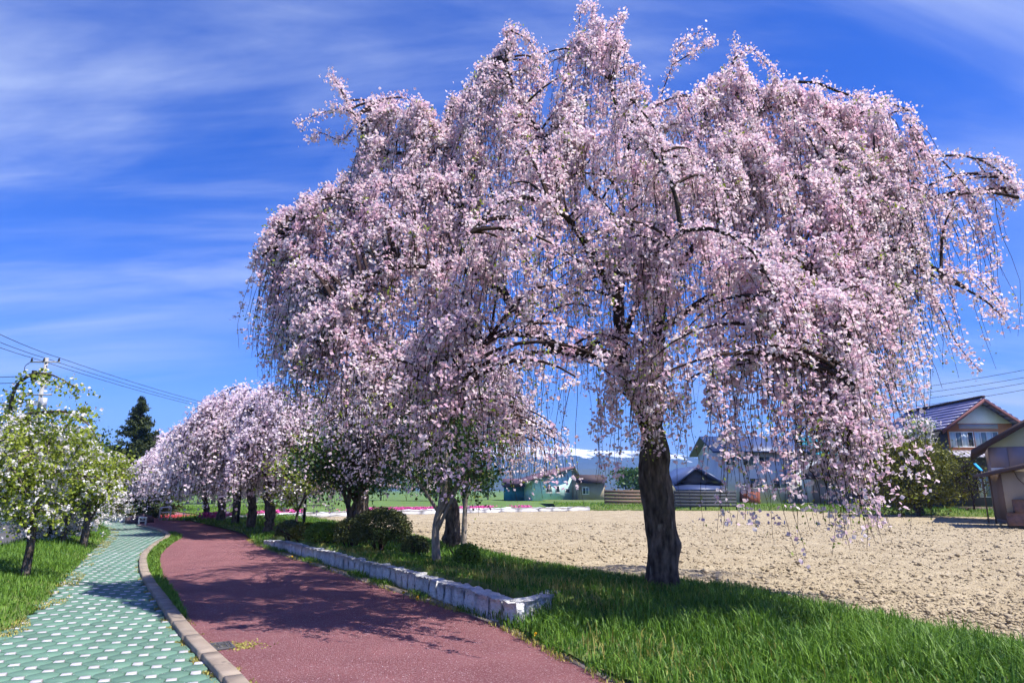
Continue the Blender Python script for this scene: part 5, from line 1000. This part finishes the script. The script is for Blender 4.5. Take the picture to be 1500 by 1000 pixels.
BR = rootw('house', (Xp(862, 110), 113, 0), 'low brown-roofed house right of the mint house', 'house'); mb = MB(); mb.box(Xp(846, 110), Xp(885, 110), 110, 117, -.1, Z(706, 110)); part('wall', mb, 'beige', BR); mb = MB(); mb.extr([(109, Z(707, 110)), (113, Z(697, 113)), (118, Z(707, 110)), (113, Z(695, 113))], 'x', Xp(843, 110), Xp(888, 110)); part('roof', mb, 'brownroof', BR); win_front(BR, Xp(852, 110), Xp(862, 110), Z(724, 110), Z(713, 110), 109.97, ['darkglass', 'glass'], t=.12)
FW = rootw('board_fence', (Xp(905, 62), 62, 0), 'dark wooden fence left of the big trunk beyond the field', 'fence')
for k in range(5):
    mb = MB(); mb.box(Xp(884, 62), Xp(945, 62), 62, 62.05, .15 + k * .3, .15 + k * .3 + .27); part('board', mb, 'brownwall', FW)
for k in range(4): mb = MB(); x_ = Xp(884, 62) + k * 1.28; mb.box(x_, x_ + .09, 62.052, 62.14, -.1, 1.75); part('post', mb, 'brownwall', FW)

# ------------------------------------------------------------------ posts, barriers, pole, wires
for (x, y, yt, lab) in [(348, 771, 718, 'thin black post beside the leaning weeping cherry'), (444, 781, 722, 'thin black post behind the clipped shrub row')]:
    p = G(x, y); rt = rootw('garden_post', p, lab, 'post', 'black garden posts'); zt_ = Z(yt, p[1], x); mb = MB(); mb.tube([(p[0], p[1], -.1), (p[0], p[1], zt_)], .055, 8); part('pole', mb, 'blackmetal', rt); mb = MB(); mb.tube([(p[0], p[1], zt_ - .02), (p[0], p[1], zt_ + .10), (p[0], p[1], zt_ + .16)], [.075, .075, .02], 8); part('cap', mb, 'blackmetal', rt)
def barrier(name, a, b, h, label, legs=2, mid=True):
    a, b = np.array(G(*a)), np.array(G(*b)); rt = rootw(name, tuple((a + b) / 2), label, 'barrier', 'metal barriers at the crossing'); up = np.array([0, 0, h])
    mb = MB(); mb.tube(spline([a, a + up * .85, a + up + (b - a) * .08, b + up - (b - a) * .08, b + up * .85, b], 5), .04, 7); part('hoop', mb, 'greymetal', rt, smooth=True)
    if mid:
        mb = MB(); mb.tube([a + up * .55, b + up * .55], .03, 6); part('rail', mb, 'greymetal', rt)
        mb = MB(); mb.box(min(a[0], b[0]) + .12, max(a[0], b[0]) - .12, a[1] - .02, a[1] + .02, h * .80, h * .97); part('plate', mb, 'whitepaint', rt)
barrier('hoop_barrier', (233, 759), (249, 758), .62, 'low grey hoop barrier standing on the red path at the crossing'); barrier('hoop_barrier', (195, 755), (213, 754.5), .55, 'grey hoop barrier on the far green path right of the fir'); barrier('hoop_barrier', (157, 757), (180, 757), .55, 'grey guard hoop left of the fir at the crossing')
barrier('stand_frame', (203, 768.5), (213, 768.5), .34, 'small pale tubular stand next to dark boulders at the path fork')
BO = [(198, 766, .5, 'dark boulder at the tip of the green path, left of the small stand'), (209, 764.5, .55, 'dark boulder right behind the small tubular stand')]
for (x, y, s_, lab) in BO:
    c = np.array(G(x, y)); rg = np.random.default_rng(int(x)); V = icoV * (1 + .16 * rg.normal(size=(12, 1))) * np.array([s_ * 1.2, s_ * .8, s_ * .6]) + c + np.array([0, 0, s_ * .25]); mb = MB(); mb.add(V, icoF); tag(obj('boulder', mb.mesh('boulder'), 'darkstone'), lab, 'boulder', 'boulders at the fork')
# stone edge of the fir bed
FB = rootw('bed_edging', tuple(G(180, 763.5)), 'pale stone edging around the foot of the fir', 'edging'); bp_ = resample(spline([G(158, 762), G(170, 764.4), G(186, 764.6), G(199, 763)], 6), .75)
for k in range(len(bp_) - 1):
    t = unit(bp_[k + 1] - bp_[k]); part('stone', rough_block((bp_[k] + bp_[k + 1]) / 2, t, .72, .3, .32, -.05, .02), 'granite', FB)
topiary(170, 760, .9, .45, 'low yellowish shrub at the foot of the fir', 92, 1800, .13, m='olive', z=.0, group=None)
for (x, y, r1, lab, sd) in [(222, 741.8, 1.9, 'far clipped hedge mound at the bend of the distant path', 93), (237, 741.6, 2.0, 'far dark clipped hedge mound beside the distant cherry', 94)]: topiary(x, y, r1, .9, lab, sd, 1600, .22, z=0, group='hedge mounds by the distant path')
leafy('green_tree', G(203, 738.5), 4.2, 3.0, 'pinkish white blossoming tree behind the fir trunk at the distant bend', 'tree', 95, 1600, .24, 'leafmid', 'bark', 3000, bsz=.14, z0=.05, tr=.1)
leafy('green_tree', (-52, 84, 0), 6.0, 5.0, 'mid green tree closing the view behind the distant hedge', 'tree', 96, 4500, .34, 'leafmid', z0=.05, tr=.15)
leafy('green_tree', (-40, 90, 0), 5.0, 5.0, 'yellow green tree behind the distant weeping cherry', 'tree', 97, 4000, .34, 'leafmid', z0=.05, tr=.15)
leafy('green_tree', (-24, 78, 0), 4.0, 4.5, 'olive tree beyond the flower bed behind the cherry row', 'tree', 98, 4000, .30, 'olive', z0=.05, tr=.15)

rng = np.random.default_rng(5)
for k, (px_, d_, h_, w_, lab) in enumerate([(470, 105, 5.5, 5, 'hazy green tree beyond the flower bed, behind the slender yellow green tree'), (560, 118, 5.0, 6, 'wide far green tree behind the dark forked tree'), (640, 112, 4.2, 5, 'far round green tree behind the pale-barked sapling'), (715, 125, 6.0, 5, 'far green tree left of the teal annex'), (400, 100, 5.0, 6, 'far green tree behind the row of weeping cherries'), (930, 100, 5.0, 4, 'dark tree behind the wooden fence left of the big trunk')]):
    leafy('green_tree', (Xp(px_, d_), d_, 0), h_, w_, lab, 'tree', 200 + k, 2200, .42, 'leafdark' if k % 2 else 'leafmid', z0=.05, tr=.15, limbs=8)
# utility pole
D = 50.0; xp = Xp(63, D, 560); zt_ = Z(524, D, 63)
UP = rootw('utility_pole', (xp, D, 0), 'tall concrete utility pole with transformer behind the left trees', 'utility pole')
mb = MB(); mb.tube([(xp, D, -.2), (xp, D, zt_)], [.20, .13], 10); part('pole', mb, 'polec', UP, smooth=True)
for (dz, w) in [(.35, 1.15), (2.9, .9)]: mb = MB(); mb.box(xp - w, xp + w, D - .16, D - .08, zt_ - dz - .05, zt_ - dz + .05); part('crossarm', mb, 'polec', UP)
for dx in (-1.05, -.1, 1.05):
    mb = MB(); mb.tube([(xp + dx, D - .12, zt_ - .32), (xp + dx, D - .12, zt_ - .22), (xp + dx, D - .12, zt_ - .12), (xp + dx, D - .12, zt_ - .02)], [.05, .09, .06, .03], 7); part('insulator', mb, 'blackmetal', UP)
for (dx, dz, r_) in [(-.55, 3.7, .26), (.42, 3.5, .24), (-.62, 1.4, .2)]:
    mb = MB(); mb.tube([(xp + dx, D - .2, zt_ - dz - .45), (xp + dx, D - .2, zt_ - dz + .35)], r_, 10); mb.box(min(xp + dx, xp) , max(xp + dx, xp), D - .22, D - .16, zt_ - dz - .05, zt_ - dz + .05); part('transformer', mb, 'greymetal' if dz > 3 else 'blackmetal', UP)
for k in range(5): mb = MB(); mb.box(xp - .32, xp + .32, D - .03, D + .03, zt_ - 4.6 - k * .8, zt_ - 4.56 - k * .8); part('step', mb, 'iron', UP)
mb = MB(); mb.tube(spline([(xp - 1.05, D - .12, zt_ - .3), (xp - 1.5, D - .12, zt_ - .7), (xp - 1.3, D - .15, zt_ - 1.3), (xp - .7, D - .2, zt_ - 1.2)], 5), .025, 5); part('jumper_cable', mb, 'wire', UP)
def wire(a, b, sag, r_, label, grp):
    a, b = np.array(a), np.array(b); t = np.linspace(0, 1, 25)[:, None]; P = a * (1 - t) + b * t - np.array([0, 0, 1]) * 4 * sag * t * (1 - t); mb = MB(); mb.tube(P, r_, 4); tag(obj('power_line', mb.mesh('power_line'), 'wire'), label, 'wire', grp)
for k, dx in enumerate((-1.05, -.1, 1.05)):
    wire((xp + dx, D - .12, zt_ - .02), (-24 + dx, 14, zt_ + .3), .9, .022, 'black power line over the left trees, fixed to the pole\'s ' + ('outer left', 'middle', 'outer right')[k] + ' insulator', 'power lines at the left pole')
    wire((xp + dx, D - .12, zt_ - .02), (xp + 6 + dx, D + 46, zt_ - .5), .8, .022, 'black power line running from the ' + ('outer left', 'middle', 'outer right')[k] + ' insulator away behind the fir', 'power lines at the left pole')
for k, dz in enumerate((2.2, 2.7, 4.2)): wire((xp - .05, D - .15, zt_ - dz + .8), (xp - 30, D - 3 - k, zt_ - dz + .6), .5, .025, ('highest', 'middle', 'lowest')[k] + ' of three thin cables leaving the pole sideways', 'cables at the left pole')
for k, (ya, yb2) in enumerate([(573, 536), (580, 548), (589, 556), (598, 566)]): wire(PD(1240, ya + 8, 95), PD(1560, yb2 - 6, 78), .35, .03, ('highest', 'second highest', 'third highest', 'lowest')[k] + ' of four thin power lines above the orange house', 'power lines above the houses')

# ------------------------------------------------------------------ air
hz_m = bpy.data.materials.new('haze'); hz_m.use_nodes = True; hn = hz_m.node_tree; hn.nodes.remove(hn.nodes['Principled BSDF'])
pv = hn.nodes.new('ShaderNodeVolumePrincipled'); pv.inputs['Color'].default_value = (0.20, 0.43, 1.0, 1); pv.inputs['Density'].default_value = 0.00032; pv.inputs['Anisotropy'].default_value = 0.0
hn.links.new(pv.outputs[0], hn.nodes['Material Output'].inputs['Volume'])
mb = MB(); mb.box(-6100, 6100, -310, 3300, -8, 235); tag(obj('haze', mb.mesh('haze'), hz_m), kind='stuff')

# drop helper empties' placeholder meshes
tri = sum(len(o.data.loops) - 2 * len(o.data.polygons) for o in bpy.data.objects if o.type == 'MESH')
print('triangles', tri, 'objects', len(bpy.data.objects))
